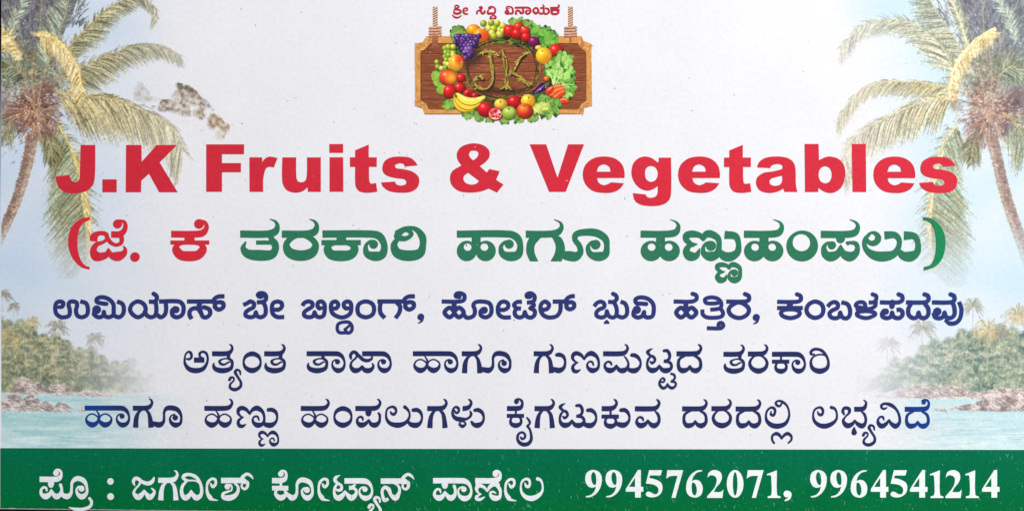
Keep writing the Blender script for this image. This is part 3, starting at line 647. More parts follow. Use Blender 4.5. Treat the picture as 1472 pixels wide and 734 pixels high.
        frond(cv, k2, [(1366, 126), (1340, 121), (1312, 118), (1270, 118), (1232, 134), (1204, 172)], 280, 38, PALE[:4] + [OLIVEY[3]], -1, .6, .7, .45, .68, 1.7, (206, 194, 160),
              prof=lambda t: .85 - .2 * t)
        k2 = cv.new('frond'); labels[k2] = "broad cream frond hanging over the lettering"
        frond(cv, k2, [(1370, 136), (1342, 142), (1304, 155), (1259, 177), (1226, 200), (1210, 236)], 330, 66, OLIVEY[:4] + PALE[3:], -1, .85, .55, .45, .68, 1.9, (212, 200, 162),
              prof=lambda t: .85 - .2 * t)
        k2 = cv.new('frond'); labels[k2] = "frond hanging straight down past the brackets"
        frond(cv, k2, [(1374, 180), (1356, 208), (1344, 245), (1338, 305), (1340, 388)], 360, 66, OLIVE[1:] + [GREYG[3]], -1, .25, .55, .85, .7, 1.8, (214, 202, 166), 4,
              prof=lambda t: .25 + .85 * math.sin(math.pi * min(.12 + t * .72, 1)))
        frond(cv, k2, [(1356, 215), (1344, 260), (1338, 310), (1336, 380)], 90, 22, PALE[2:] + [GOLD[3]], 1, .6, .9, .4, .55, 1.8, (220, 208, 176), 3)
        k2 = cv.new('frond')
        frond(cv, k2, [(1440, 175), (1462, 190), (1484, 225)], 130, 56, GREYG[1:] + [OLIVE[3]], 0, .8, .5, .6, .65, 1.6)
    k2 = cv.new('frond')
    frond(cv, k2, M([(60, 185), (72, 205), (76, 235)]), 90, 32, OLIVE[:4], 0, .8, .5, .5, .6, 1.6)
    k2 = cv.new('frond')
    frond(cv, k2, M([(30, 165), (12, 178), (0, 200)]), 110, 36, GREYG[1:] + [OLIVE[2]], 0, .7, .5, .6, .65, 1.6)
    k2 = cv.new('frond')
    frond(cv, k2, M([(38, 110), (16, 96), (0, 112)]), 110, 34, OLIVE[:3] + GREYG[2:4], 0, .7, .5, .6, .65, 1.6)
    # trunk
    k = cv.new('trunk')
    tr = [(47, 195, 17), (40, 232, 16), (28, 275, 15), (12, 315, 14), (-10, 360, 14)] if not mir else [(46, 195, 17), (38, 232, 16), (27, 278, 16), (10, 330, 16), (-14, 395, 16)]
    tr = [(mx(x), y, w) for x, y, w in tr]
    cv.curve(tr, (164, 144, 142), .92, k, 10)
    S = spline([list(p) for p in tr], [False] * len(tr), False, 34)
    for i, p in enumerate(S):
        for _ in range(4):
            o = R.uniform(-.5, .5) * p[2]; c = (126, 106, 110) if o * sg < .1 * p[2] else (212, 196, 184)
            if R.random() < .25: c = (176, 150, 140)
            cv.seg(p[0] + o - 2, p[1] + R.uniform(-2, 2), p[0] + o + 2.2, p[1] + R.uniform(-1, 2), 1.4, .9, jit(c, .1), .5, k)
    # gold dying fronds
    k2 = cv.new('frond'); labels[k2] = "short golden dying frond curled over the crown"
    if not mir:
        frond(cv, k2, [(58, 48), (82, 58), (102, 80), (114, 106), (118, 140)], 200, 30, GOLDB, 1, .8, .3, .5, .75, 1.9, (232, 214, 166), 5, prof=lambda t: .9 - .15 * t)
        frond(cv, k2, [(64, 46), (76, 54), (90, 72)], 50, 26, GOLDB[1:4], 1, 0, -.9, .6, .6, 1.4, (230, 212, 164), 3)
    else:
        frond(cv, k2, [(1430, 42), (1404, 58), (1384, 78), (1370, 104), (1364, 142)], 200, 26, GOLDB, -1, .8, .3, .5, .75, 1.9, (238, 222, 182), 6, prof=lambda t: .9 - .15 * t)
        frond(cv, k2, [(1424, 46), (1408, 56), (1394, 70)], 50, 22, GOLDB[1:4], -1, 0, -.9, .6, .6, 1.4, (232, 216, 170), 3)
    if not mir:
        k2 = cv.new('frond'); labels[k2] = "golden frond at the card's edge"
        frond(cv, k2, [(-4, 36), (10, 48), (22, 64), (32, 86)], 120, 32, GOLDB, 1, .5, -.4, .7, .8, 1.8, (216, 194, 146), 3)
    # crown of fruit stalks
    k = cv.new('crown')
    BR = [(88, 72, 90), (108, 84, 92), (130, 100, 100), (152, 116, 110), (176, 140, 126), (200, 168, 148), (214, 192, 176)]
    for _ in range(26):
        cv.blob(mx(R.gauss(50, 22)), R.gauss(160, 20), R.uniform(8, 17), R.uniform(8, 15), jit((126, 102, 104), .12), .45, k, R.uniform(0, 3), soft=.8)
    for _ in range(9): cv.blob(mx(R.gauss(48, 14)), R.gauss(164, 12), R.uniform(7, 14), R.uniform(6, 12), jit((98, 82, 98), .1), .5, k, soft=.9)
    for q in range(900):
        an = R.uniform(0, 2 * math.pi); r = abs(R.gauss(0, 1)) * 22
        r *= 1 + .28 * math.sin(3 * an + 1) + .2 * math.sin(7 * an)
        cx, cy = mx(50) + r * math.cos(an) * 1.15, 161 + r * math.sin(an)
        an2 = (math.atan2(cy - 150, cx - mx(50)) + R.uniform(-.9, .9)) if R.random() < .6 else R.uniform(0, 6.3); l = R.uniform(2.5, 9)
        cv.seg(cx, cy, cx + math.cos(an2) * l, cy + math.sin(an2) * l, 2.0, .8, jit(BR[min(int(q / 900 * 5) + R.choice((-1, 0, 1, 2)), 6)] if q > 180 else BR[q % 3], .1), .62, k)
    for q in range(34):
        an = R.uniform(0, 2 * math.pi); r = R.uniform(36, 52)
        cv.seg(mx(50) + 20 * math.cos(an), 160 + 18 * math.sin(an), mx(50) + r * math.cos(an), 160 + r * .9 * math.sin(an) + 4, 2.4, 1.0, jit(BR[2 + q % 4], .1), .75, k)
    for q in range(110):
        cv.blob(mx(R.gauss(50, 28)), R.gauss(155, 24), R.uniform(.8, 1.8), R.uniform(.7, 1.4), (222, 212, 208), .6, k)
    for pts in ([(46, 150), (34, 110), (24, 84)], [(54, 150), (62, 110), (74, 80)], [(50, 148), (46, 110), (50, 70)], [(60, 160), (82, 152), (104, 160)], [(40, 165), (18, 172), (2, 190)]):
        p = M(pts); cv.curve([(x, y, 2.2 - .5 * i) for i, (x, y) in enumerate(p)], (180, 160, 138), .75, k)
    cv.grain(.2, 5 + mir)
    m = cv.id > 0; g = np.array([172., 168., 158.]); cv.rgb[m] = np.clip(g + 1.14 * (cv.rgb[m] - g) - (np.array([2, 5, 17.]) if not mir else np.array([-2, 0, 9.])), 0, 255)
    cv.fade_out(fd * (.9 + .2 * vnoise(cv.h, cv.w, 14, 61, 2)))
    return cv, labels

def tiny_palm(cv, ident, x, y, r, trunk, cols, a=.7, crown=None):
    cv.line([(x, y, 1.7), (x - 1, y + trunk * .5, 1.3), (x + 1, y + trunk, 1.5)], jit(cols[3], .05), a * .8, ident)
    n = 26
    for q in range(n):
        an = -math.pi * (q / (n - 1)) * 1.6 + .94 + R.uniform(-.14, .14)
        l = r * R.uniform(.6, 1.1)
        ex, ey = x + math.cos(an) * l * .95, y + math.sin(an) * l * .85 + l * .2
        mx, my = x + math.cos(an) * l * .55, y + math.sin(an) * l * .58 - l * .05
        dark = cols[min(int(q * 7 % 4), 3)]
        cv.line([(x, y, 1.0), (mx, my, 1.1), (ex, ey, .5)], jit(dark, .1), a * .7, ident)
        for t in np.linspace(.2, 1, 9):
            px = (1 - t) ** 2 * x + 2 * t * (1 - t) * mx + t * t * ex; py = (1 - t) ** 2 * y + 2 * t * (1 - t) * my + t * t * ey
            h = r * .16 * R.uniform(.3, 1.3)
            cv.seg(px, py, px + math.cos(an) * 1.6 + R.uniform(-1.2, 1.2), py + h, 1.1, .5, jit(cols[R.randrange(4)], .12), a * .55, ident)
    if crown:
        for _ in range(40):
            px = x + R.gauss(0, r * .3); cv.seg(px, y + R.uniform(0, r * .3), px + R.uniform(-1, 1), y + R.uniform(r * .3, r * .75), 1.4, .6, jit(crown, .12), a * .5, ident)

def shore(side):
    mir = side > 0
    cv = Canvas(2, 405, 330, 644) if not mir else Canvas(1225, 400, 1500, 646)
    d = cv.gx if not mir else 1472 - cv.gx
    far = 235 if not mir else 250
    far_fade = .98 * (1 - smooth(50, far - 2, d)) ** .72
    w_fade = 1 - smooth(70, 290, d) if not mir else 1 - smooth(60, 245, d)
    labels = {}
    # water
    k = kw_ = cv.new('water')
    hz = 566 if not mir else 571
    b = (0, cv.w, int(hz - cv.y0), cv.h)
    n = vnoise(cv.h, cv.w, 5, 31 + mir, 2, (9, 1)); n2 = vnoise(cv.h, cv.w, 14, 41 + mir, 3, (7, 1))
    deep = np.array([140, 190, 195.0] if not mir else [172, 210, 218.0]); lite = np.array([214, 232, 232.0])
    mixv = np.clip((n - .30) * 1.5 * .6 + (n2 - .3) * 1.6 * .4 + .1 + .25 * smooth(610, 645, cv.gy), 0, 1)
    colr = deep + mixv[..., None] * (lite - deep)
    cv.put(b, np.ones((b[3] - b[2], b[1] - b[0])) * .88, colr[b[2]:b[3]], 1.0, k)
    for _ in range(90):
        x = R.uniform(0, 260); px = x if not mir else 1472 - x; y = R.uniform(596, 641); l = R.uniform(8, 40)
        sl = R.uniform(-.02, .14) * (1 if not mir else -1)
        cv.seg(px, y, px + l, y + sl * l, 1.2, .5, R.choice([(236, 243, 240), (226, 238, 238), (110, 164, 172)]), R.uniform(.25, .6), k)
    # beach
    k = cv.new('beach')
    for _ in range(260):
        x = R.uniform(0, 200); px = x if not mir else 1472 - x
        y = (hz - 2) + R.uniform(-5, 3) - (0 if x > 70 else R.uniform(0, 6))
        cv.seg(px, y, px + R.uniform(6, 16), y + R.uniform(-.6, .6), 2.2, 1.2, jit((222, 208, 196), .05), .55, k)
    # wooded bank
    k = cv.new('foliage')
    if not mir: top = lambda x: 453 + .40 * x + 5 * math.sin(x * .13) + 4 * math.sin(x * .37)
    else: top = lambda x: 470 + .10 * x + .40 * max(x - 105, 0) + 5 * math.sin(x * .12 + 1) + 4 * math.sin(x * .33)
    G0 = [(84, 98, 86), (108, 120, 98), (136, 142, 112), (164, 164, 128), (192, 187, 146), (212, 202, 160)]
    if mir: G0 = [(82, 108, 104), (110, 130, 120), (140, 155, 134), (170, 178, 152), (198, 202, 174), (220, 217, 192)]
    W = far; cl_ = vnoise(180, 330, 9, 91 + mir, 3)
    for x in range(-30 if mir else 0, W, 3):
        px = x if not mir else 1472 - x; tp = top(max(x, 0))
        for y in np.arange(tp + 4, 562, 5): cv.blob(px, y, 5, 4.5, jit(G0[2], .1), .42, k, soft=.9)
    for q in range(5200):
        x = R.uniform(-28 if mir else 0, W); tp = top(max(x, 0)); y = tp + (562 - tp) * R.random() ** 1.0
        px = x if not mir else 1472 - x
        h = (cl_[int(min(max(y - 400, 0), 179)), int(x) + 40] - .5) * 7.0 - .1 + R.uniform(-.45, .45)
        idx = int(np.clip(2.5 + 1.6 * h, 0, 5)); c = G0[idx]
        if not mir and R.random() < .25 and x < 130 and 465 < y < 535: c = (204, 186, 142)
        if mir and R.random() < .12 and 70 < x < 140: c = (218, 198, 172)
        an = R.uniform(0, 3.14); l = R.uniform(1, 4)
        cv.seg(px, y, px + math.cos(an) * l, y + math.sin(an) * l, 2.2, .9, jit(c, .1), .5, k)
    for _ in range(120):                      # sunlit leaf clumps
        x = R.uniform(0, W - 40); y = top(x) + 4 + R.random() * (535 - top(x)); px = x if not mir else 1472 - x
        cc = jit(R.choice(G0[3:]), .05)
        for _q in range(9):
            an = R.uniform(0, 6.3); rr = R.uniform(0, 5)
            cv.seg(px + rr * math.cos(an), y + rr * .6 * math.sin(an), px + (rr + 2) * math.cos(an), y + (rr + 2) * .6 * math.sin(an), 1.6, .8, cc, .5, k)
        cv.blob(px, y + 5, 5, 2.2, G0[0], .35, k, soft=.9)
    for _ in range(22):
        x = R.uniform(5, 140); px = x if not mir else 1472 - x; y = R.uniform(490, 530)
        cv.line([(px, y, 1.2), (px + R.uniform(-4, 4), y + R.uniform(14, 30), 1.4)], (196, 186, 164), .5, k)
    if not mir:
        for _ in range(50):
            cv.blob(R.uniform(0, 26), R.uniform(478, 502), R.uniform(2, 4), R.uniform(1.5, 3), jit((212, 182, 124), .08), .3, k, soft=.9)
    # rocks
    rn = vnoise(cv.h, cv.w, 5, 71 + mir, 3, (1.5, .8)); rm = vnoise(cv.h, cv.w, 11, 81 + mir, 2)
    def mound(pts, lab=None):
        k = cv.new('rock_bank')
        P = [(x if not mir else 1472 - x, y) for x, y in pts]
        def col(gx, gy):
            jx = np.clip(((gx - cv.x0) / cv.p).round().astype(int), 0, cv.w - 1); jy = np.clip(((gy - cv.y0) / cv.p).round().astype(int), 0, cv.h - 1)
            v = np.clip((rn[jy, jx] - .5) * 2.2 + (rm[jy, jx] - .5) * 1.2 + .58, 0, 1)
            return np.array([128, 112, 114.]) + v[..., None] * (np.array([226, 211, 203.]) - np.array([128, 112, 114.]))
        cv.poly(P, col, .92, k)
        xs = [p[0] for p in P]; ys = [p[1] for p in P]
        for _ in range(int((max(xs) - min(xs)) * .7)):
            x = R.uniform(min(xs) + 2, max(xs) - 2); y = R.uniform(min(ys) + 3, max(ys) - 1)
            if cv.id[int(np.clip(y - cv.y0, 0, cv.h - 1)), int(np.clip(x - cv.x0, 0, cv.w - 1))] != k: continue
            l = R.uniform(2, 7); sl = R.uniform(.2, .9)
            cv.seg(x, y, x + l * .9, y + l * sl, 1.3, .6, jit((118, 100, 104), .1), .55, k)
            cv.seg(x + 1, y - 1.6, x + l * .8, y + l * sl - 1.8, 1.5, .7, jit((230, 216, 208), .04), .6, k)
    if not mir:
        mound([(16, 562), (22, 548), (32, 540), (44, 546), (56, 549), (72, 562), (60, 566), (30, 566)])
        mound([(64, 563), (74, 550), (88, 549), (98, 557), (108, 565), (84, 568)])
        mound([(108, 567), (122, 560), (140, 562), (168, 568), (140, 570)])
        mound([(-2, 578), (10, 568), (24, 566), (34, 572), (46, 566), (56, 574), (60, 590), (30, 591), (-2, 589)])
        mound([(54, 589), (58, 579), (66, 576), (78, 584), (84, 578), (92, 576), (100, 584), (106, 589), (80, 591)])
        mound([(108, 588), (116, 585), (122, 588), (116, 590)])
    else:
        mound([(64, 568), (80, 560), (104, 552), (128, 556), (150, 552), (178, 558), (205, 566), (225, 570), (150, 572)])
        mound([(-24, 574), (0, 560), (30, 556), (62, 563), (86, 568), (60, 574), (20, 580)])
        mound([(-24, 590), (-10, 572), (14, 570), (36, 566), (58, 574), (78, 580), (98, 584), (110, 588), (70, 590), (30, 591)])
        mound([(112, 589), (120, 585), (130, 588), (122, 590)])
    P = [(116, 118, 112), (140, 140, 126), (164, 158, 140), (184, 178, 156)]
    PY = [(150, 142, 112), (186, 168, 122), (208, 186, 136), (196, 190, 160)]
    tp = ([(4, 424, 16, 30, P, .8), (20, 440, 11, 40, P, .55), (83, 470, 19, 40, P, .85), (137, 487, 17, 34, P, .95), (46, 462, 13, 40, PY, .6), (188, 520, 10, 22, P, .9)] if not mir else
          [(9, 452, 24, 40, PY, .8), (52, 474, 27, 80, PY, .95), (73, 440, 20, 56, P, .7), (146, 472, 22, 30, P, 1.2), (196, 494, 17, 34, P, 1.6), (30, 480, 16, 50, P, .6)])
    for x, y, r, t, c, a in tp:
        k = cv.new('palm')
        tiny_palm(cv, k, x if not mir else 1472 - x, y, r, t, c, a, (212, 184, 138) if c is PY else None)
    wcol = cv.rgb.copy(); cv.grain(.15, 15 + mir); cv.rgb[cv.id == kw_] = .75 * wcol[cv.id == kw_] + .25 * cv.rgb[cv.id == kw_]
    cv.fade_out(w_fade, only=[kw_]); cv.fade_out(far_fade, skip=[kw_])
    return cv, labels

def emblem():
    Q = 1 / 3.862
    cv = Canvas(592, 4, 858, 184, .5)
    E_ = lambda x, y: (580 + x * Q, y * Q)
    labels = {}
    # ropes above the board
    def rope(x, xk):
        k = cv.new('rope')
        for y in np.arange(10.5, 52, .5):
            px = E_(x, 0)[0]
            cv.seg(px - 3.1, y, px + 3.1, y, .9, .9, (150, 112, 92), 1, k)
        for y in np.arange(9.5, 50, 3.4):
            px = E_(x, 0)[0]
            cv.seg(px - 2.6, y + 3.6, px + 2.8, y + .4, 2.0, 1.6, (222, 192, 168), .95, k)
            cv.seg(px - 2.8, y + 4.9, px + 2.8, y + 2.0, .9, .8, (96, 66, 56), .8, k)
        return k
    kl = rope(176, 0); kr = rope(927, 0)
    # board
    k = cv.new('board_frame')
    out = [(130, 205), (990, 205), (1000, 232), (1043, 248), (1047, 590), (1004, 600), (998, 635), (117, 636), (106, 604), (64, 590), (61, 245), (104, 240)]
    P = [E_(*p) for p in out]
    cv.poly(P, (150, 92, 50), 1, k)
    cv.poly([(x, y - 1.2) for x, y in P], (204, 150, 92), 1, k)
    inn = [(150, 240), (968, 240), (985, 268), (1012, 288), (1013, 556), (985, 572), (968, 604), (138, 604), (126, 574), (95, 556), (95, 288), (128, 270)]
    for _ in range(420):
        i = R.randrange(12); a, b = np.array(out[i]), np.array(out[(i + 1) % 12]); t = R.random()
        c, d = np.array(inn[i]), np.array(inn[(i + 1) % 12])
        o = (a + (b - a) * t); n_ = (c + (d - c) * t); m = o + (n_ - o) * R.uniform(.05, .95); e = m + (b - a) / np.linalg.norm(b - a) * R.uniform(8, 26)
        p, q = E_(*m), E_(*e)
        cv.seg(p[0], p[1], q[0], q[1], 1.0, .6, jit(R.choice([(232, 190, 130), (226, 176, 112), (168, 108, 58), (140, 86, 46)]), .08), .55, k)
    k = kp = cv.new('board_panel')
    P = [E_(*p) for p in inn]
    cv.poly(P, (92, 52, 40), 1, k)
    cv.poly([(x + .8, y + 1.1) for x, y in P], (138, 84, 60), 1, k)
    for y in range(244, 606, 4):
        for _ in range(11):
            x = R.uniform(98, 1005); l = R.uniform(15, 70)
            if (x < 135 or x + l > 975) and (y < 275 or y > 570): continue
            if x + l > 1010: l = 1010 - x
            warm = 1 - abs(x - 500) / 600
            c = R.choice([(122, 68, 46), (146, 90, 62), (166, 108, 74), (186, 128, 88), (110, 60, 46)])
            c = tuple(np.array(c) * (0.82 + .32 * warm))
            p, q = E_(x, y + R.uniform(-2, 2)), E_(x + l, y + R.uniform(-3, 3))
            cv.seg(p[0], p[1], q[0], q[1], 1.1, .7, jit(c, .06), .5, k)
    for y in (298, 352, 402, 448, 506, 556):
        cv.line([(*E_(100, y), .9), (*E_(400, y + 3), .9), (*E_(700, y - 2), .9), (*E_(1008, y + 1), .9)], (78, 42, 34), .7, k)
        cv.line([(*E_(100, y + 5), .7), (*E_(400, y + 8), .7), (*E_(700, y + 3), .7), (*E_(1008, y + 6), .7)], (190, 132, 92), .4, k)
    # knots
    for kk, x in ((kl, 176), (kr, 927)):
        for y in (152, 168, 184, 198):
            a, b = E_(x - 29, y + 2), E_(x + 29, y - 2)
            cv.seg(a[0], a[1] + .8, b[0], b[1] + .8, 3.8, 3.8, (110, 72, 56), 1, kk)
            cv.seg(a[0], a[1], b[0], b[1], 2.7, 2.7, jit((206, 160, 134), .05), 1, kk)
            for _ in range(3):
                t = R.random(); cv.seg(a[0] + (b[0] - a[0]) * t, a[1] - .8, a[0] + (b[0] - a[0]) * t + 1.6, a[1] + .8, .8, .5, (238, 206, 182), .7, kk)
        for y in np.arange(206, 268, 7):
            a = E_(x, y); w = 4.2 if x < 500 else 1.2
            cv.seg(a[0] - w * .6, a[1], a[0] + w * .6, a[1] - .8, w, w * .8, jit((160, 106, 78), .08), .95, kk)
            cv.seg(a[0] - w * .5, a[1] + .8, a[0] + w * .5, a[1], .7, .6, (96, 58, 44), .7, kk)
    # greenery ring
    def leaves(name, pts, n, cols, r, a=.95, l=None):
        k = cv.new(name)
        if l: labels[k] = l
        for q in range(n):
            x, y, rr = R.choice(pts); an = R.uniform(0, 6.3); rad = rr * math.sqrt(R.random())
            p = E_(x + rad * math.cos(an), y + rad * math.sin(an)); s = r * R.uniform(.6, 1.2) * Q
            c = cols[min(int(q / n * len(cols) + R.uniform(-.7, .7)), len(cols) - 1)] if q else cols[0]
            cv.blob(p[0], p[1], s * 1.3, s * .75, jit(c, .1), a, k, R.uniform(0, 3.1))
        return k
    DG_ = [(48, 74, 40), (62, 94, 46), (84, 118, 56), (110, 146, 72), (140, 172, 92)]
    BG_ = [(30, 62, 36), (46, 92, 46), (66, 120, 54), (92, 148, 66), (124, 174, 82), (164, 202, 114)]
    ring = [(550 + 292 * math.cos(t), 398 + 206 * math.sin(t), 50) for t in np.linspace(0, 6.28, 40) ]
    leaves('leaf_ring', ring, 1500, [(40, 34, 28), (46, 52, 34), (58, 78, 42), (80, 108, 52)], 12, .9)
    leaves('leaf_cluster', [(360, 625, 30), (420, 645, 24), (480, 650, 22), (560, 655, 26), (640, 650, 28), (720, 645, 26), (790, 630, 30), (840, 612, 24)], 420, DG_, 12, l="dark leaves along the bottom of the wreath")
    leaves('leaf_cluster', [(305, 190, 38)], 90, DG_, 16, l="leaf above the purple grapes")
    leaves('leaf_cluster', [(215, 450, 40), (190, 430, 28), (210, 490, 25), (250, 570, 32)], 170, DG_[1:] + [(150, 180, 80)], 12, l="leaves at the wreath's left side")
    leaves('leaf_cluster', [(610, 128, 22), (650, 130, 26), (690, 140, 24)], 90, DG_[1:], 12, l="leaves above the tomatoes")
    leaves('lettuce', [(740, 180, 34), (790, 190, 42), (820, 215, 36), (800, 240, 32), (720, 160, 24)], 300, BG_[:5], 11, l="curly lettuce at the wreath's upper right")
    # twig ring inside the wreath
    k = cv.new('twig_ring')
    for q in range(5):
        ph = R.uniform(0, 6.3); rx, ry = 205 + R.uniform(-14, 14), 150 + R.uniform(-12, 12)
        pts = [(*E_(550 + rx * math.cos(t) + 8 * math.sin(5 * t + ph), 385 + ry * math.sin(t) + 8 * math.cos(4 * t + ph)), 1.3) for t in np.linspace(0, 6.28, 70)]
        cv.line(pts, jit(R.choice([(120, 104, 52), (92, 76, 44), (150, 136, 72), (70, 56, 36)]), .1), .8, k)
    for _ in range(50):
        t = R.uniform(0, 6.28); p = E_(550 + 205 * math.cos(t), 385 + 150 * math.sin(t))
        cv.blob(p[0], p[1], 3.0, 1.0, jit((128, 132, 66), .15), .8, k, t + 1.57 + R.uniform(-.6, .6))
    cv.blob(*E_(385, 320), 62 * Q, 44 * Q, (74, 54, 56), .75, kp, -.6, soft=.9)
    for y in (500, 512): cv.blob(*E_(540, y), 150 * Q, 18 * Q, (70, 46, 44), .45, kp, soft=.9)
    # letters made of twigs
    def twigletter(name, strokes, lab):
        k = cv.new(name); labels[k] = lab
        for pts in strokes:
            S = spline([list(p) for p in pts], [False] * len(pts), False, 10)
            cv.line([(E_(x + 6, 0)[0], E_(0, y + 8)[1], 5.2) for x, y in S], (66, 40, 32), .5, k)
            for q in range(5):
                ph = R.uniform(0, 6.3); am = R.uniform(5, 13); fr = R.uniform(.18, .36)
                ln = []
                for i, (x, y) in enumerate(S):
                    ln.append((*E_(x + am * math.sin(i * fr + ph), y + am * .8 * math.cos(i * fr + ph * 1.7)), 1.3))
                cv.line(ln, jit([(78, 60, 32), (104, 86, 42), (134, 118, 52), (164, 150, 68), (192, 180, 92)][q], .08), .9, k)
            for _ in range(int(len(S) * .5)):
                x, y = S[R.randrange(len(S))]; p = E_(x + R.uniform(-12, 12), y + R.uniform(-10, 10))
                cv.blob(p[0], p[1], 2.4, .7, jit(R.choice([(168, 160, 74), (120, 96, 52), (190, 170, 96)]), .12), .9, k, R.uniform(0, 3.1))
    BRW = [(420, 468), (395, 450), (410, 425), (438, 432)]
    twigletter('twig_letter', [[(415, 300), (450, 288), (500, 292), (530, 305)], [(478, 300), (490, 370), (494, 430), (482, 475), (445, 492), (405, 482), (392, 450), (412, 428), (440, 438)]], "twig letter J")
    twigletter('twig_letter', [[(550, 285), (566, 340), (570, 420), (572, 485)], [(690, 288), (650, 320), (620, 370), (596, 412)], [(596, 400), (640, 430), (670, 455), (705, 475)], [(535, 490), (570, 484), (600, 492)]], "twig letter K")
    # fruit and vegetables
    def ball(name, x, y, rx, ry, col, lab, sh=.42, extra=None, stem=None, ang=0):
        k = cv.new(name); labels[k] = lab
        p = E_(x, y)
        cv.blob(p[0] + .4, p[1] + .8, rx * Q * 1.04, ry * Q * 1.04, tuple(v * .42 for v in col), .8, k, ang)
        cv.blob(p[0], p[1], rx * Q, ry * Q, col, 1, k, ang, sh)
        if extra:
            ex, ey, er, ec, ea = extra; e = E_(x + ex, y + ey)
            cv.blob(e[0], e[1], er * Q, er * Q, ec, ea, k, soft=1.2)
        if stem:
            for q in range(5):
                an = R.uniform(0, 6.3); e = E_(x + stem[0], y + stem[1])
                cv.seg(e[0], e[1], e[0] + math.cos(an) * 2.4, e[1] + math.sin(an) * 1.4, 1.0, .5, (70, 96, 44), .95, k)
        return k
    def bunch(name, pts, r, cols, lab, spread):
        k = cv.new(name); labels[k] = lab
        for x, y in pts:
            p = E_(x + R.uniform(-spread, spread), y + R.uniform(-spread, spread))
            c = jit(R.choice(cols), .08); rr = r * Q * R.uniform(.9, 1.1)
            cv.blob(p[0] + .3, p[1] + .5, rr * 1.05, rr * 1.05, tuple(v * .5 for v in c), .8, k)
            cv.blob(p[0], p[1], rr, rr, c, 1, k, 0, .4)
    bunch('grape_bunch', [(460 + 34 * i + 10 * (j % 2), 140 + 24 * j) for j in range(3) for i in range(3)] + [(445, 130), (545, 148), (556, 172), (500, 196), (535, 192), (490, 122), (520, 124)], 18, [(196, 198, 86), (212, 208, 104), (176, 186, 72)], "pale green grapes at the wreath's top", 5)
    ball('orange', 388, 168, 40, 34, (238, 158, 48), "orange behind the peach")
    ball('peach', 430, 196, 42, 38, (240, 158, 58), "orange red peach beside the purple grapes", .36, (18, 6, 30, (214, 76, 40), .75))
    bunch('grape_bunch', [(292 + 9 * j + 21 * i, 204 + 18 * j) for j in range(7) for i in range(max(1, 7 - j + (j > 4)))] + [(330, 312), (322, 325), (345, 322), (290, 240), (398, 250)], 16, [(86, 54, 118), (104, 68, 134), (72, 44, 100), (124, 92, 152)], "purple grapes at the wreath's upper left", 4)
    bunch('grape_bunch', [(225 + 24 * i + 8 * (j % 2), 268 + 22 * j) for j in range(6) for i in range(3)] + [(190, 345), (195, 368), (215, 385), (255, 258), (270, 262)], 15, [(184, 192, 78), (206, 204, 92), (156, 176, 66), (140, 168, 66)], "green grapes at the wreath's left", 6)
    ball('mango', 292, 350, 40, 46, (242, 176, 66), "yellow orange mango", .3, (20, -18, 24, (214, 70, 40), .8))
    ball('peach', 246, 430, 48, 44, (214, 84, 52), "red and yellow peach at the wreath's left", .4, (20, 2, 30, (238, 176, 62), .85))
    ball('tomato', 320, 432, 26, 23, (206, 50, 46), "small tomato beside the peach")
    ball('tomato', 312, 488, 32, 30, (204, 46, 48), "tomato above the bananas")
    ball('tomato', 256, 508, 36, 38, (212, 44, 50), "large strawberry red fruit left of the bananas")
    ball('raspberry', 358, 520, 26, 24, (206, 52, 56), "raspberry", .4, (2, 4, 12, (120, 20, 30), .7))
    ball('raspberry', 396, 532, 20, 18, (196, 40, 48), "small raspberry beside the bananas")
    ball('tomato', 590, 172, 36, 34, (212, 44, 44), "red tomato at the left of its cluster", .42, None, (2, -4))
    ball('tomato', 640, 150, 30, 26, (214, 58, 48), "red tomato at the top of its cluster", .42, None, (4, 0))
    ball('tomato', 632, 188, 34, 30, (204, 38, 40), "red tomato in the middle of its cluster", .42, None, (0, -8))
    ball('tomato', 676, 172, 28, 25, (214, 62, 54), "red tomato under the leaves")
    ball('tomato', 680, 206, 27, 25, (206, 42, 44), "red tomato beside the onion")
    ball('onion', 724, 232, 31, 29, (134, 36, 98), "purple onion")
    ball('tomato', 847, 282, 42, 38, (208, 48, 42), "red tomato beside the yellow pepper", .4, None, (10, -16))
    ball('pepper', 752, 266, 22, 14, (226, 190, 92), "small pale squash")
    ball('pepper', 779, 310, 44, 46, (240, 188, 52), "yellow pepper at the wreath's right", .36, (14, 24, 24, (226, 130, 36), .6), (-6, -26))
    k = leaves('lettuce', [(870, 370, 60), (900, 420, 52), (830, 390, 45), (920, 480, 38), (905, 520, 26), (860, 430, 40), (880, 320, 30), (910, 330, 26)], 520, BG_, 12, l="large bright lettuce at the wreath's right")
    for pts in ([(835, 470), (845, 410), (870, 340)], [(845, 470), (875, 420), (925, 400)], [(835, 470), (815, 420), (790, 390)], [(850, 480), (890, 470), (940, 470)]):
        cv.curve([(*E_(x, y), 1.8 - .4 * i) for i, (x, y) in enumerate(pts)], (206, 226, 160), .8, k)
    ball('tomato', 795, 438, 16, 14, (222, 120, 54), "tiny orange tomato")
    # aubergine, carrots, broccoli
    k = cv.new('aubergine')
    cv.line([(*E_(722, 522), 2.5), (*E_(748, 502), 9), (*E_(775, 484), 12), (*E_(798, 470), 9)], (64, 34, 84), 1, k)
    cv.line([(*E_(728, 518), 1), (*E_(752, 497), 2.6), (*E_(782, 475), 1.4)], (164, 112, 178), .9, k)
    cv.line([(*E_(795, 470), 6), (*E_(808, 458), 2)], (96, 116, 62), 1, k)
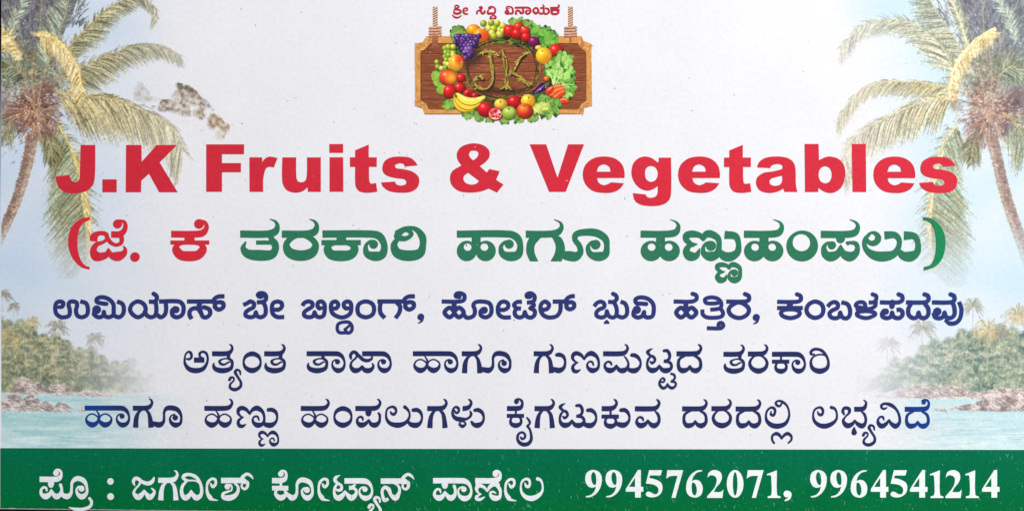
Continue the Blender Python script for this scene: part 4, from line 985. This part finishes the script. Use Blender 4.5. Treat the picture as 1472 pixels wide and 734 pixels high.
    for pts, c in (([(815, 500), (840, 488), (872, 482)], (216, 92, 44)), ([(818, 520), (850, 505), (884, 494)], (224, 108, 52)), ([(838, 545), (862, 525), (888, 512)], (210, 80, 44)), ([(872, 562), (890, 556), (906, 560)], (214, 78, 56)), ([(800, 508), (812, 498), (824, 492)], (206, 70, 50))):
        k = cv.new('carrot')
        q = [(*E_(x, y), w) for (x, y), w in zip(pts, (7.5, 8, 6))]
        cv.curve([(x, y + .8, w + .8) for x, y, w in q], (120, 44, 26), .9, k)
        cv.curve(q, c, 1, k); cv.curve([(x, y - 1.6, 1.4) for x, y, w in q], (246, 178, 130), .7, k)
    leaves('broccoli', [(770, 560, 28), (800, 570, 40), (840, 585, 34), (790, 600, 30), (745, 590, 18)], 360, [(44, 88, 44), (66, 112, 52), (92, 140, 66), (126, 168, 86)], 9, l="dark green broccoli at the wreath's lower right")
    k = leaves('broccoli', [(760, 600, 26), (735, 600, 16), (785, 590, 22)], 150, [(140, 168, 70), (180, 196, 96), (204, 212, 122)], 9, l="pale yellow green cauliflower below the broccoli")
    # bananas
    k = cv.new('banana')
    for pts, c in (([(290, 535), (300, 575), (330, 600), (378, 608)], (232, 198, 66)), ([(292, 530), (318, 570), (360, 590), (420, 575)], (238, 206, 76)), ([(300, 528), (340, 556), (390, 562), (446, 540)], (244, 214, 92))):
        q = [(*E_(x, y), w) for (x, y), w in zip(pts, (6.5, 10, 9.5, 4))]
        cv.curve([(x, y + 1.2, w + .6) for x, y, w in q], (150, 112, 34), .9, k)
        cv.curve(q, c, 1, k); cv.curve([(x + .2, y - 1.6, w * .28) for x, y, w in q], (250, 234, 150), .8, k)
    cv.line([(*E_(283, 520), 2.4), (*E_(292, 536), 4)], (120, 104, 40), 1, k)
    # bottom fruit
    ball('apple', 616, 566, 40, 34, (196, 40, 44), "dark red apple behind the green apple")
    ball('pepper', 540, 578, 36, 30, (232, 190, 78), "yellow pepper behind the pomegranate", .36, None, (0, -12))
    ball('pepper', 692, 560, 40, 36, (236, 192, 64), "yellow pepper at the bottom of the wreath", .36, (16, 14, 20, (222, 140, 40), .6), (2, -18))
    ball('apple', 455, 606, 44, 42, (200, 44, 52), "glossy red apple")
    k = ball('pomegranate', 510, 632, 40, 36, (206, 60, 66), "cut half pomegranate", .3)
    cv.blob(*E_(510, 634), 34 * Q, 30 * Q, (238, 196, 180), 1, k); 
    for _ in range(44):
        an = R.uniform(0, 6.3); rr = 28 * math.sqrt(R.random()); cv.blob(*E_(510 + rr * math.cos(an), 634 + rr * .85 * math.sin(an)), 1.5, 1.3, jit((186, 24, 50), .15), .95, k)
    for an in (.4, 1.6, 2.8, 4.0, 5.3): cv.seg(*E_(510, 634), *E_(510 + 30 * math.cos(an), 634 + 26 * math.sin(an)), .9, .9, (240, 206, 188), .8, k)
    ball('apple', 586, 628, 39, 37, (158, 186, 84), "green apple at the bottom of the wreath", .36, (12, -14, 18, (206, 214, 122), .6), (0, -24))
    ball('apple', 673, 616, 46, 42, (216, 74, 46), "orange red apple at the bottom of the wreath", .4, (-8, -18, 24, (240, 168, 84), .6), (0, -30))
    cv.grain(.08, 77)
    m = cv.id > 0; g = 132.0; cv.rgb[m] = np.clip(g + 1.16 * (cv.rgb[m] - g) - 6, 0, 255)
    return cv, labels

def stain():
    cv = Canvas(186, 112, 336, 204, .5)
    k = cv.new('stain')
    n1 = vnoise(cv.h, cv.w, 12, 3, 4); n2 = vnoise(cv.h, cv.w, 6, 9, 3)
    f = lambda x, y: (180 + x / 6.988, 100 + y / 6.99)
    n3 = vnoise(cv.h, cv.w, 9, 19, 3); n4 = vnoise(cv.h, cv.w, 20, 29, 2)
    def patch(poly, lite, dark, a, bias, rim=0.0):
        P = np.array([f(*p) for p in poly])
        b = cv.box(P[:, 0].min() - 4, P[:, 1].min() - 4, P[:, 0].max() + 4, P[:, 1].max() + 4)
        gx = cv.gx[b[2]:b[3], b[0]:b[1]]; gy = cv.gy[b[2]:b[3], b[0]:b[1]]
        ins = np.zeros(gx.shape, bool); dm = np.full(gx.shape, 99.0)
        S = spline([list(p) for p in P], [False] * len(P), True, 5)
        for (xa, ya), (xb, yb) in zip(S, np.roll(S, -1, 0)):
            if ya != yb: ins ^= ((ya > gy) != (yb > gy)) & (gx < (xb - xa) * (gy - ya) / (yb - ya) + xa)
            t = np.clip(((gx - xa) * (xb - xa) + (gy - ya) * (yb - ya)) / ((xb - xa) ** 2 + (yb - ya) ** 2 + 1e-9), 0, 1)
            dm = np.minimum(dm, np.hypot(gx - xa - t * (xb - xa), gy - ya - t * (yb - ya)))
        c = lambda n: n[b[2]:b[3], b[0]:b[1]]
        sd = np.where(ins, dm, -dm)
        cov = smooth(-.9, 1.9, sd + (c(n1) - .5) * 8 + (c(n2) - .5) * 3.5) * np.clip(.55 + (c(n4) - .3) * 1.5, .3, 1)
        cov = np.maximum(cov, rim * np.exp(-((sd - .6 + (c(n2) - .5) * 3) / 1.3) ** 2) * np.clip(.2 + (c(n3) - .35) * 2.4, 0, 1))
        v = np.clip((c(n3) - .5) * 3.2 + bias, 0, 1)
        cv.put(b, cov, np.array(lite, float) + v[..., None] * (np.array(dark, float) - np.array(lite, float)), a, k)
    patch([(155, 135), (215, 190), (262, 300), (200, 322), (85, 280), (100, 190)], (206, 196, 184), (150, 136, 120), .55, .35, .9)
    patch([(270, 280), (340, 270), (370, 300), (300, 312)], (214, 204, 196), (180, 168, 156), .45, .3)
    patch([(520, 140), (640, 165), (720, 215), (790, 290), (870, 370), (890, 410), (830, 390), (760, 370), (650, 350), (560, 330), (460, 290), (480, 240), (515, 215)], (196, 178, 158), (112, 100, 84), .85, .45, .5)
    patch([(525, 130), (600, 155), (700, 195), (780, 280), (830, 330), (790, 330), (720, 260), (640, 215), (540, 200)], (150, 144, 132), (104, 102, 92), .8, .6)
    patch([(360, 320), (450, 300), (560, 330), (650, 360), (655, 400), (650, 465), (590, 465), (500, 430), (420, 415), (345, 410)], (188, 168, 144), (106, 90, 70), .9, .45, .7)
    patch([(690, 410), (790, 380), (805, 470), (770, 505), (700, 450)], (198, 180, 160), (136, 116, 94), .8, .45, .5)
    patch([(870, 440), (935, 455), (990, 520), (1040, 560), (1030, 620), (985, 690), (915, 670), (925, 600), (850, 590), (830, 530)], (200, 180, 154), (138, 116, 90), .9, .45, .7)
    for x, y, r in ((350, 405, 2.6), (285, 372, 2.4), (185, 355, 1.8), (765, 490, 2.2), (735, 285, 2.6), (545, 165, 4.5), (620, 180, 3.5), (700, 240, 3), (490, 355, 3), (590, 365, 3), (520, 410, 3), (600, 430, 3.5), (940, 555, 2.6), (1020, 580, 2.6), (850, 530, 2), (560, 200, 3), (660, 205, 3.5), (760, 290, 3), (440, 400, 2.6)):
        p = f(x, y); cv.blob(p[0], p[1], r * 1.2, r * .8, jit((104, 96, 82), .1), .38, k, R.uniform(0, 3), soft=1.0)
    for x, y, r in ((540, 300, 3), (560, 370, 2.5), (720, 320, 3), (650, 300, 2.5), (930, 600, 3), (980, 640, 3)):
        p = f(x, y); cv.blob(p[0], p[1], r * 1.4, r, (232, 224, 214), .6, k, R.uniform(0, 3), soft=.9)
    return cv
# ------------------------------------------------------------------ the dark table under the card
tm = simple_material("dark_wood", (0.018, 0.012, 0.010), 0.5)
def box_mesh(name, x0, y0, x1, y1, z0, z1, mat):
    me = bpy.data.meshes.new(name)
    v = [(x0, y0, z0), (x1, y0, z0), (x1, y1, z0), (x0, y1, z0), (x0, y0, z1), (x1, y0, z1), (x1, y1, z1), (x0, y1, z1)]
    me.from_pydata(v, [], [(3, 2, 1, 0), (4, 5, 6, 7), (0, 1, 5, 4), (1, 2, 6, 5), (2, 3, 7, 6), (3, 0, 4, 7)])
    me.materials.append(mat); o = bpy.data.objects.new(name, me); COL.objects.link(o); return o
tab = box_mesh("table_top", -0.30, -0.20, 0.30, 0.20, -0.020, -0.0004, tm)
tab["kind"] = "structure"

# ------------------------------------------------------------------ the card
card = empty("business_card")
card.location = (0, 0, 0)
card["label"] = "printed greengrocer's business card with palms, fruit emblem and green footer, stained at upper left"
card["category"] = "business card"

def edge_l(y): return 2.6 - 0.0148 * y
def edge_b(x): return 731.0 + 0.0118 * x
XR, YT = 1499.0, -46.0
nx, ny = 500, 262
u = np.linspace(0, 1, nx); v = np.linspace(0, 1, ny)
gu, gv = np.meshgrid(u, v)
px = gu * XR; py = YT + gv * (732 - YT)
px = edge_l(py) + gu * (XR - edge_l(py)); py = YT + gv * (edge_b(px) - YT)
rgb = base_rgb(px, py)
# faint tea coloured mark under the fourth line, and pale scuffs: real soiling of the paper
d = np.hypot((px - 258) / 11, (py - 629) / 7)
rgb += (np.exp(-((d - 1) / .35) ** 2) * .35 + (d < 1) * .1)[..., None] * (np.array([206, 196, 186.]) - rgb)
Vt = np.stack([X(px), Y(py), np.zeros_like(px)], -1).reshape(-1, 3)
jj, ii = np.meshgrid(np.arange(ny - 1), np.arange(nx - 1), indexing='ij')
a = (jj * nx + ii).ravel()
Ftop = np.stack([a + nx, a + nx + 1, a + 1, a], 1)
# rim down to the back of the card
rim = np.r_[np.arange(nx), np.arange(1, ny) * nx + nx - 1, (ny - 1) * nx + np.arange(nx - 2, -1, -1), np.arange(ny - 2, 0, -1) * nx]
low = Vt[rim].copy(); low[:, 2] = -0.00038
n0 = len(Vt); m = len(rim)
q = np.arange(m); r = (q + 1) % m
Fr = np.stack([rim[q], rim[r], n0 + r, n0 + q], 1)
colv = np.concatenate([rgb.reshape(-1, 3), np.tile(np.array([[206, 204, 196.]]), (m, 1))])
stock = make_obj("card_stock", np.concatenate([Vt, low]), np.concatenate([Ftop, Fr]), colv, M_PAPER, card)

# green footer band
def band_top(x): return 643.4 + 0.0017 * x
nb = 300
bx = np.linspace(0, 1, nb); rg = np.random.RandomState(4)
verts, cols = [], []
for side in (0, 1):
    for i in range(nb):
        x = 0.2 + bx[i] * (XR - 0.2)
        chip = 1.3 + 1.6 * max(0, rg.rand() - .55) * (1 if x < 110 else .4)
        x_ = max(x, edge_l(700) + .4)
        y = band_top(x) if side == 0 else edge_b(x) - chip
        verts.append((X(x_), Y(y), 6e-6))
        cols.append((2, 106, 74) if side == 0 else (0, 104, 52))
Fb = np.array([(nb + i, nb + i + 1, i + 1, i) for i in range(nb - 1)])
make_obj("footer_band", np.array(verts), Fb, np.array(cols, float), M_BAND, card)

# printed pictures
def picture(name, cv, labels, z, lab=None):
    e = empty(name, card, lab)
    cv.build(e, z, labels)
    return e
cv, lb = big_palm(-1); picture("printed_palm", cv, lb, 8e-6, "leaning palm printed at the left edge")
cv, lb = big_palm(1); picture("printed_palm", cv, lb, 8e-6, "leaning palm printed at the right edge")
cv, lb = shore(-1); picture("printed_shore", cv, lb, 4e-6, "rocky shore and lagoon printed at the left")
cv, lb = shore(1); picture("printed_shore", cv, lb, 4e-6, "rocky shore and lagoon printed at the right")
cv, lb = emblem(); picture("printed_emblem", cv, lb, 8e-6, "wooden sign with a fruit wreath and twig letters")
stain().build(card, 18e-6, {1: "brown mould stain"})

# ------------------------------------------------------------------ lettering
def word(items, color, parent, name, z0=22e-6, tint=None, mat=None, label=None):
    """items: (glyph, left, base[, sx, sy]) in artwork pixels"""
    verts, faces, cols = [], [], []
    z = z0
    for it in items:
        gname, left, base = it[:3]; sx = it[3] if len(it) > 3 else 1; sy = it[4] if len(it) > 4 else sx
        sh, s, gb, gx0 = GL[gname]
        for vv, ff in sh:
            b = len(verts); L = len(vv)
            for i, (gx, gy) in enumerate(vv):
                x = left + (gx - gx0) * s * sx; y = base + (gy - gb) * s * sy
                verts.append((X(x), Y(y), z + 1.2e-6 * i / L))
                c = np.array(color, float)
                if tint is not None:
                    c = tint(x, y, c)
                cols.append(c)
            for f in ff: faces.append(tuple(b + k for k in f))
            z += 1.6e-6
    # make every face look up
    out = []
    for f in faces:
        ar = 0
        for k in range(len(f)):
            p, q2 = verts[f[k]], verts[f[(k + 1) % len(f)]]; ar += p[0] * q2[1] - q2[0] * p[1]
        out.append(f if ar > 0 else f[::-1])
    return make_obj(name, np.array(verts), out, np.array(cols), mat or M_INK, parent, label)

def fr(gname, x0, base):             # at the place it was traced: x0 is the left of its frame
    sh, s, gb, gx0 = GL[gname]; return (gname, x0 + gx0 * s, base)

RED, GREEN, BLUE, WHITE = (206, 42, 58), (44, 116, 86), (44, 53, 113), (228, 230, 236)
NAVY = (37, 45, 93)
def red_tint(x, y, c): return c * (1 - .02) + np.array([6, 4, 6]) * (x / 1472)
def blue_tint(x, y, c):
    w = max(smooth(190, 130, x) if y > 560 else 0, float(smooth(1270, 1330, x)) if y > 560 else 0)
    w2 = .35 * float(smooth(1290, 1390, x)) if y < 490 else 0
    w = max(float(w), w2)
    return c + w * (np.array([22, 58, 136.]) - c)
def green_tint(x, y, c): return c + float(smooth(1325, 1345, x)) * (np.array([24, 132, 82.]) - c)

e = empty("header_line", card, "small red Kannada heading above the emblem")
B0 = 350 * Z
word([fr('Hshree', 645, B0)], (182, 40, 58), e, "word")
word([fr('Hsi', 645, B0), fr('Hddhi', 645, B0)], (182, 40, 58), e, "word")
word([fr('Hvi', 720, B0), fr('Hnaa', 720, B0), fr('Hya', 720, B0), fr('Hka', 720, B0)], (182, 40, 58), e, "word")

e = empty("title_line", card, "large red English title")
word([('EJ', 80.2, 276.2), ('E.', 147.4, 276.2), ('EK', 181.0, 276.2)], RED, e, "word", tint=red_tint)
word([('EF', 296.6, 275.6), ('Er', 358.7, 275.6), ('Eu', 405.6, 275.6), ('Ei', 473.6, 275.4), ('Et', 503.3, 275.4), ('Es', 548, 275.4)], RED, e, "word", tint=red_tint)
word([('E&', 647, 275.8)], RED, e, "word", tint=red_tint)
word([('EV', 761.6, 275.7), ('Ee', 837.9, 275.7), ('Eg', 907.8, 275.7), ('Ee', 974.9, 275.7), ('Et', 1041, 275.7), ('Ea', 1086.8, 275.7), ('Eb', 1156.7, 275.8), ('El', 1224.5, 275.8), ('Ee', 1255.6, 275.8), ('Es', 1321.3, 275.9)], RED, e, "word", tint=red_tint)

e = empty("bracketed_line", card, "bold red and green Kannada title in brackets")
b0 = 306 + 463 * S0; b2 = 300 + 343 * S2; b3 = 300 + 425 * S3
word([fr('Bopen', 90, b0), fr('Bje', 90, b0), fr('Bdot', 90, b0)], RED, e, "word", label="red opening bracket and word")
word([fr('Bke', 90, b0)], RED, e, "word", label="red word")
word([fr('Bta', 340, b2), fr('Bra', 340, b2), fr('Bkaa', 340, b2), fr('Bri', 340, b2)], GREEN, e, "word")
word([fr('Bhaa', 640, b3), fr('Bguu', 640, b3)], GREEN, e, "word")
word([fr('Bha', 900, b3), fr('Bnnu', 900, b3), ('Bha', 900 + 958 * S3, b3), fr('Bam', 1120, b3), fr('Bpa', 1120, b3), fr('Blu', 1120, b3), fr('Bclose', 1120, b3)], GREEN, e, "word", tint=green_tint)

e = empty("address_line", card, "dark blue Kannada address line")
ba = 408 + 413 * A; bd = 408 + 355 * D; bf = 408 + 380 * F
word([fr('Au', 70, ba), fr('Ami', 70, ba), fr('Ayaa', 70, ba), fr('As', 230, ba)], BLUE, e, "word")
word([fr('Abe', 230, ba)], BLUE, e, "word")
word([fr('Abi', 430, ba), fr('Aldi', 430, ba), fr('Aam', 430, ba), fr('Ag', 430, ba), fr('Acomma', 430, ba)], BLUE, e, "word")
word([fr('Ahoo', 625, bd), fr('Aii', 625, bd), fr('Ate', 625, bd), fr('Al', 625, bd)], BLUE, e, "word")
word([fr('Abhu', 845, bd), fr('Avi', 845, bd)], BLUE, e, "word")
word([fr('Aha', 845, bd), fr('Atti', 845, bd), fr('Ara', 1020, bf), fr('Acomb', 1020, bf)], BLUE, e, "word")
word([fr('Aka', 1020, bf), fr('Aamb', 1020, bf), fr('Aba', 1200, bf), fr('Ala', 1200, bf), fr('Apa', 1200, bf), fr('Ada', 1200, bf), fr('Avu', 1200, bf)], BLUE, e, "word", tint=blue_tint)

e = empty("slogan_line", card, "upper dark blue Kannada slogan line")
b4, b4r = 535.7, 536.5
word([('a', 263.8, b4), ('tya', 305.0, b4), ('am', 348.9, b4), ('ta', 380.0, b4)], NAVY, e, "word")
word([('taa', 440.9, b4), ('jaa', 501.7, b4)], NAVY, e, "word")
word([('haa', 593.6, b4), ('guu', 664.0, b4)], NAVY, e, "word")
word([('gu', 767.2, b4), ('na', 820.8, b4), ('ma', 867.2, b4), ('tta', 928.7, b4), ('da', 972.8, b4)], NAVY, e, "word")
word([('ta', 1040, b4r), ('ra', 1075.2, b4r), ('kaa', 1109.9, b4r), ('ri', 1163.7, b4r)], NAVY, e, "word")

e = empty("slogan_line", card, "lower dark blue Kannada slogan line")
kw = dict(tint=blue_tint)
word([('haa', 121.8, 613.8), ('guu', 191.2, 613.8)], NAVY, e, "word", **kw)
word([('ha', 293.8, 614.1), ('nnu', 340, 614.2)], NAVY, e, "word", **kw)
word([('ha', 432.5, 614.2), ('am', 479.4, 614.2), ('pa', 511, 614.2), ('lu', 553.7, 614.2), ('ga', 614.3, 614.3), ('llu', 648.9, 614.3)], NAVY, e, "word", **kw)
word([('kai', 728.7, 614.3), ('ga', 768.5, 614.4), ('tu', 803.1, 614.4), ('ku', 865, 614.5), ('va', 913, 614.6)], NAVY, e, "word", **kw)
word([('da', 980.6, 614.8), ('ra', 1022.7, 614.9), ('da', 1057.6, 615), ('lli', 1099.5, 615.1)], NAVY, e, "word", **kw)
word([('la', 1167.4, 615.4), ('bhya', 1209.4, 615.4), ('vi', 1259.9, 615.4), ('de', 1300.7, 615.4)], NAVY, e, "word", **kw)

e = empty("footer_line", card, "white Kannada name and telephone numbers on the green band")
word([fr('pro', 46, 716.9)], WHITE, e, "word"); word([fr('colon', 46, 717.6)], WHITE, e, "word")
word([fr('ja', 180, 718.2), ('ga', 227.3, 718.2, 1.0, 1.03), fr('dii', 180, 718.4), ('ii', 295.6, 718.7), fr('sh', 290, 718.6)], WHITE, e, "word")
word([fr('koo', 290, 718.8), ('ii', 456.4, 719), fr('tyaa', 456, 719.1), fr('nn', 456, 719.1)], WHITE, e, "word")
word([fr('paa', 615, 719.3), fr('ne', 615, 719.3), ('ii', 724.7, 719.3), ('la', 747.2, 719.3, .92, 1.045)], WHITE, e, "word")
W2 = (232, 238, 238)
xs1 = [841.2, 870.4, 899.5, 928.2, 957.8, 986.2, 1016.5, 1044.7, 1073.4, 1102.3, 1126.2]
word([('d' + c, x, 714.6) for c, x in zip('9945762071,', xs1)], W2, e, "number")
xs2 = [1164.5, 1193.6, 1222.8, 1251.8, 1280, 1308, 1336.5, 1359, 1387.3, 1411.6]
word([('d' + c, x, 714.7) for c, x in zip('9964541214', xs2)], W2, e, "number")

# ------------------------------------------------------------------ specks, fibres, scratches and painted glints in the surface
rs = random.Random(11)
def flecks(name, n, region, col, lmin, lmax, wmin, wmax, z, angf, label, bias=1.0):
    verts, faces, cols = [], [], []
    for i in range(n):
        x = rs.uniform(region[0], region[2]); y = region[3] - (region[3] - region[1]) * rs.random() ** bias
        l = lmin + (lmax - lmin) * rs.random() ** 3; w = rs.uniform(wmin, wmax); an = angf()
        c, s_ = math.cos(an), math.sin(an); b = len(verts); m = 7
        for k in range(m):
            t = 2 * math.pi * k / m; rr = rs.uniform(.7, 1.15)
            ex, ey = math.cos(t) * l * .5 * rr, math.sin(t) * w * .5 * rr
            verts.append((X(x + ex * c - ey * s_), Y(y + ex * s_ + ey * c), z + i * 2e-8)); cols.append(np.array(col) * rs.uniform(.85, 1.12))
        faces.append(tuple(range(b + m - 1, b - 1, -1)))
    o = make_obj(name, np.array(verts), faces, np.array(cols), M_INK, card, label); o["kind"] = "stuff"
    return o
rnd = lambda: rs.uniform(0, math.pi)
steep = lambda: rs.gauss(math.pi * .42, .3)
flecks("speck", 230, (120, 5, 1380, 640), (190, 189, 195), .8, 4.5, .6, 1.6, 130e-6 * 0 + 19e-6, rnd, "grey fibre specks in the paper")
flecks("dark_speck", 22, (150, 10, 1380, 640), (120, 116, 120), 1.2, 4.0, 1.0, 2.0, 19.6e-6, rnd, "dark specks in the paper")
flecks("pale_scratch", 300, (560, 648, 1470, 732), (92, 166, 132), 1.0, 9.0, .5, 1.1, 60e-6 * 0 + 16e-6, steep, "pale scratches in the green band", 1.7)
flecks("pale_scratch", 130, (5, 648, 620, 732), (70, 146, 106), 1.0, 6.0, .5, 1.0, 16e-6, steep, "fine scratches at the band's left", 2.2)
flecks("painted_glint", 150, (120, 5, 1380, 640), (246, 246, 250), 1.0, 4.5, .8, 1.8, 18.4e-6, rnd, "white glints painted as pale flecks on the paper")  # near-white flecks put the paper's small glints into the colour
flecks("ink_chip", 26, (300, 212, 620, 274), (226, 120, 130), .8, 5.0, .6, 1.0, 60e-6, steep, "pale chips in the red title")
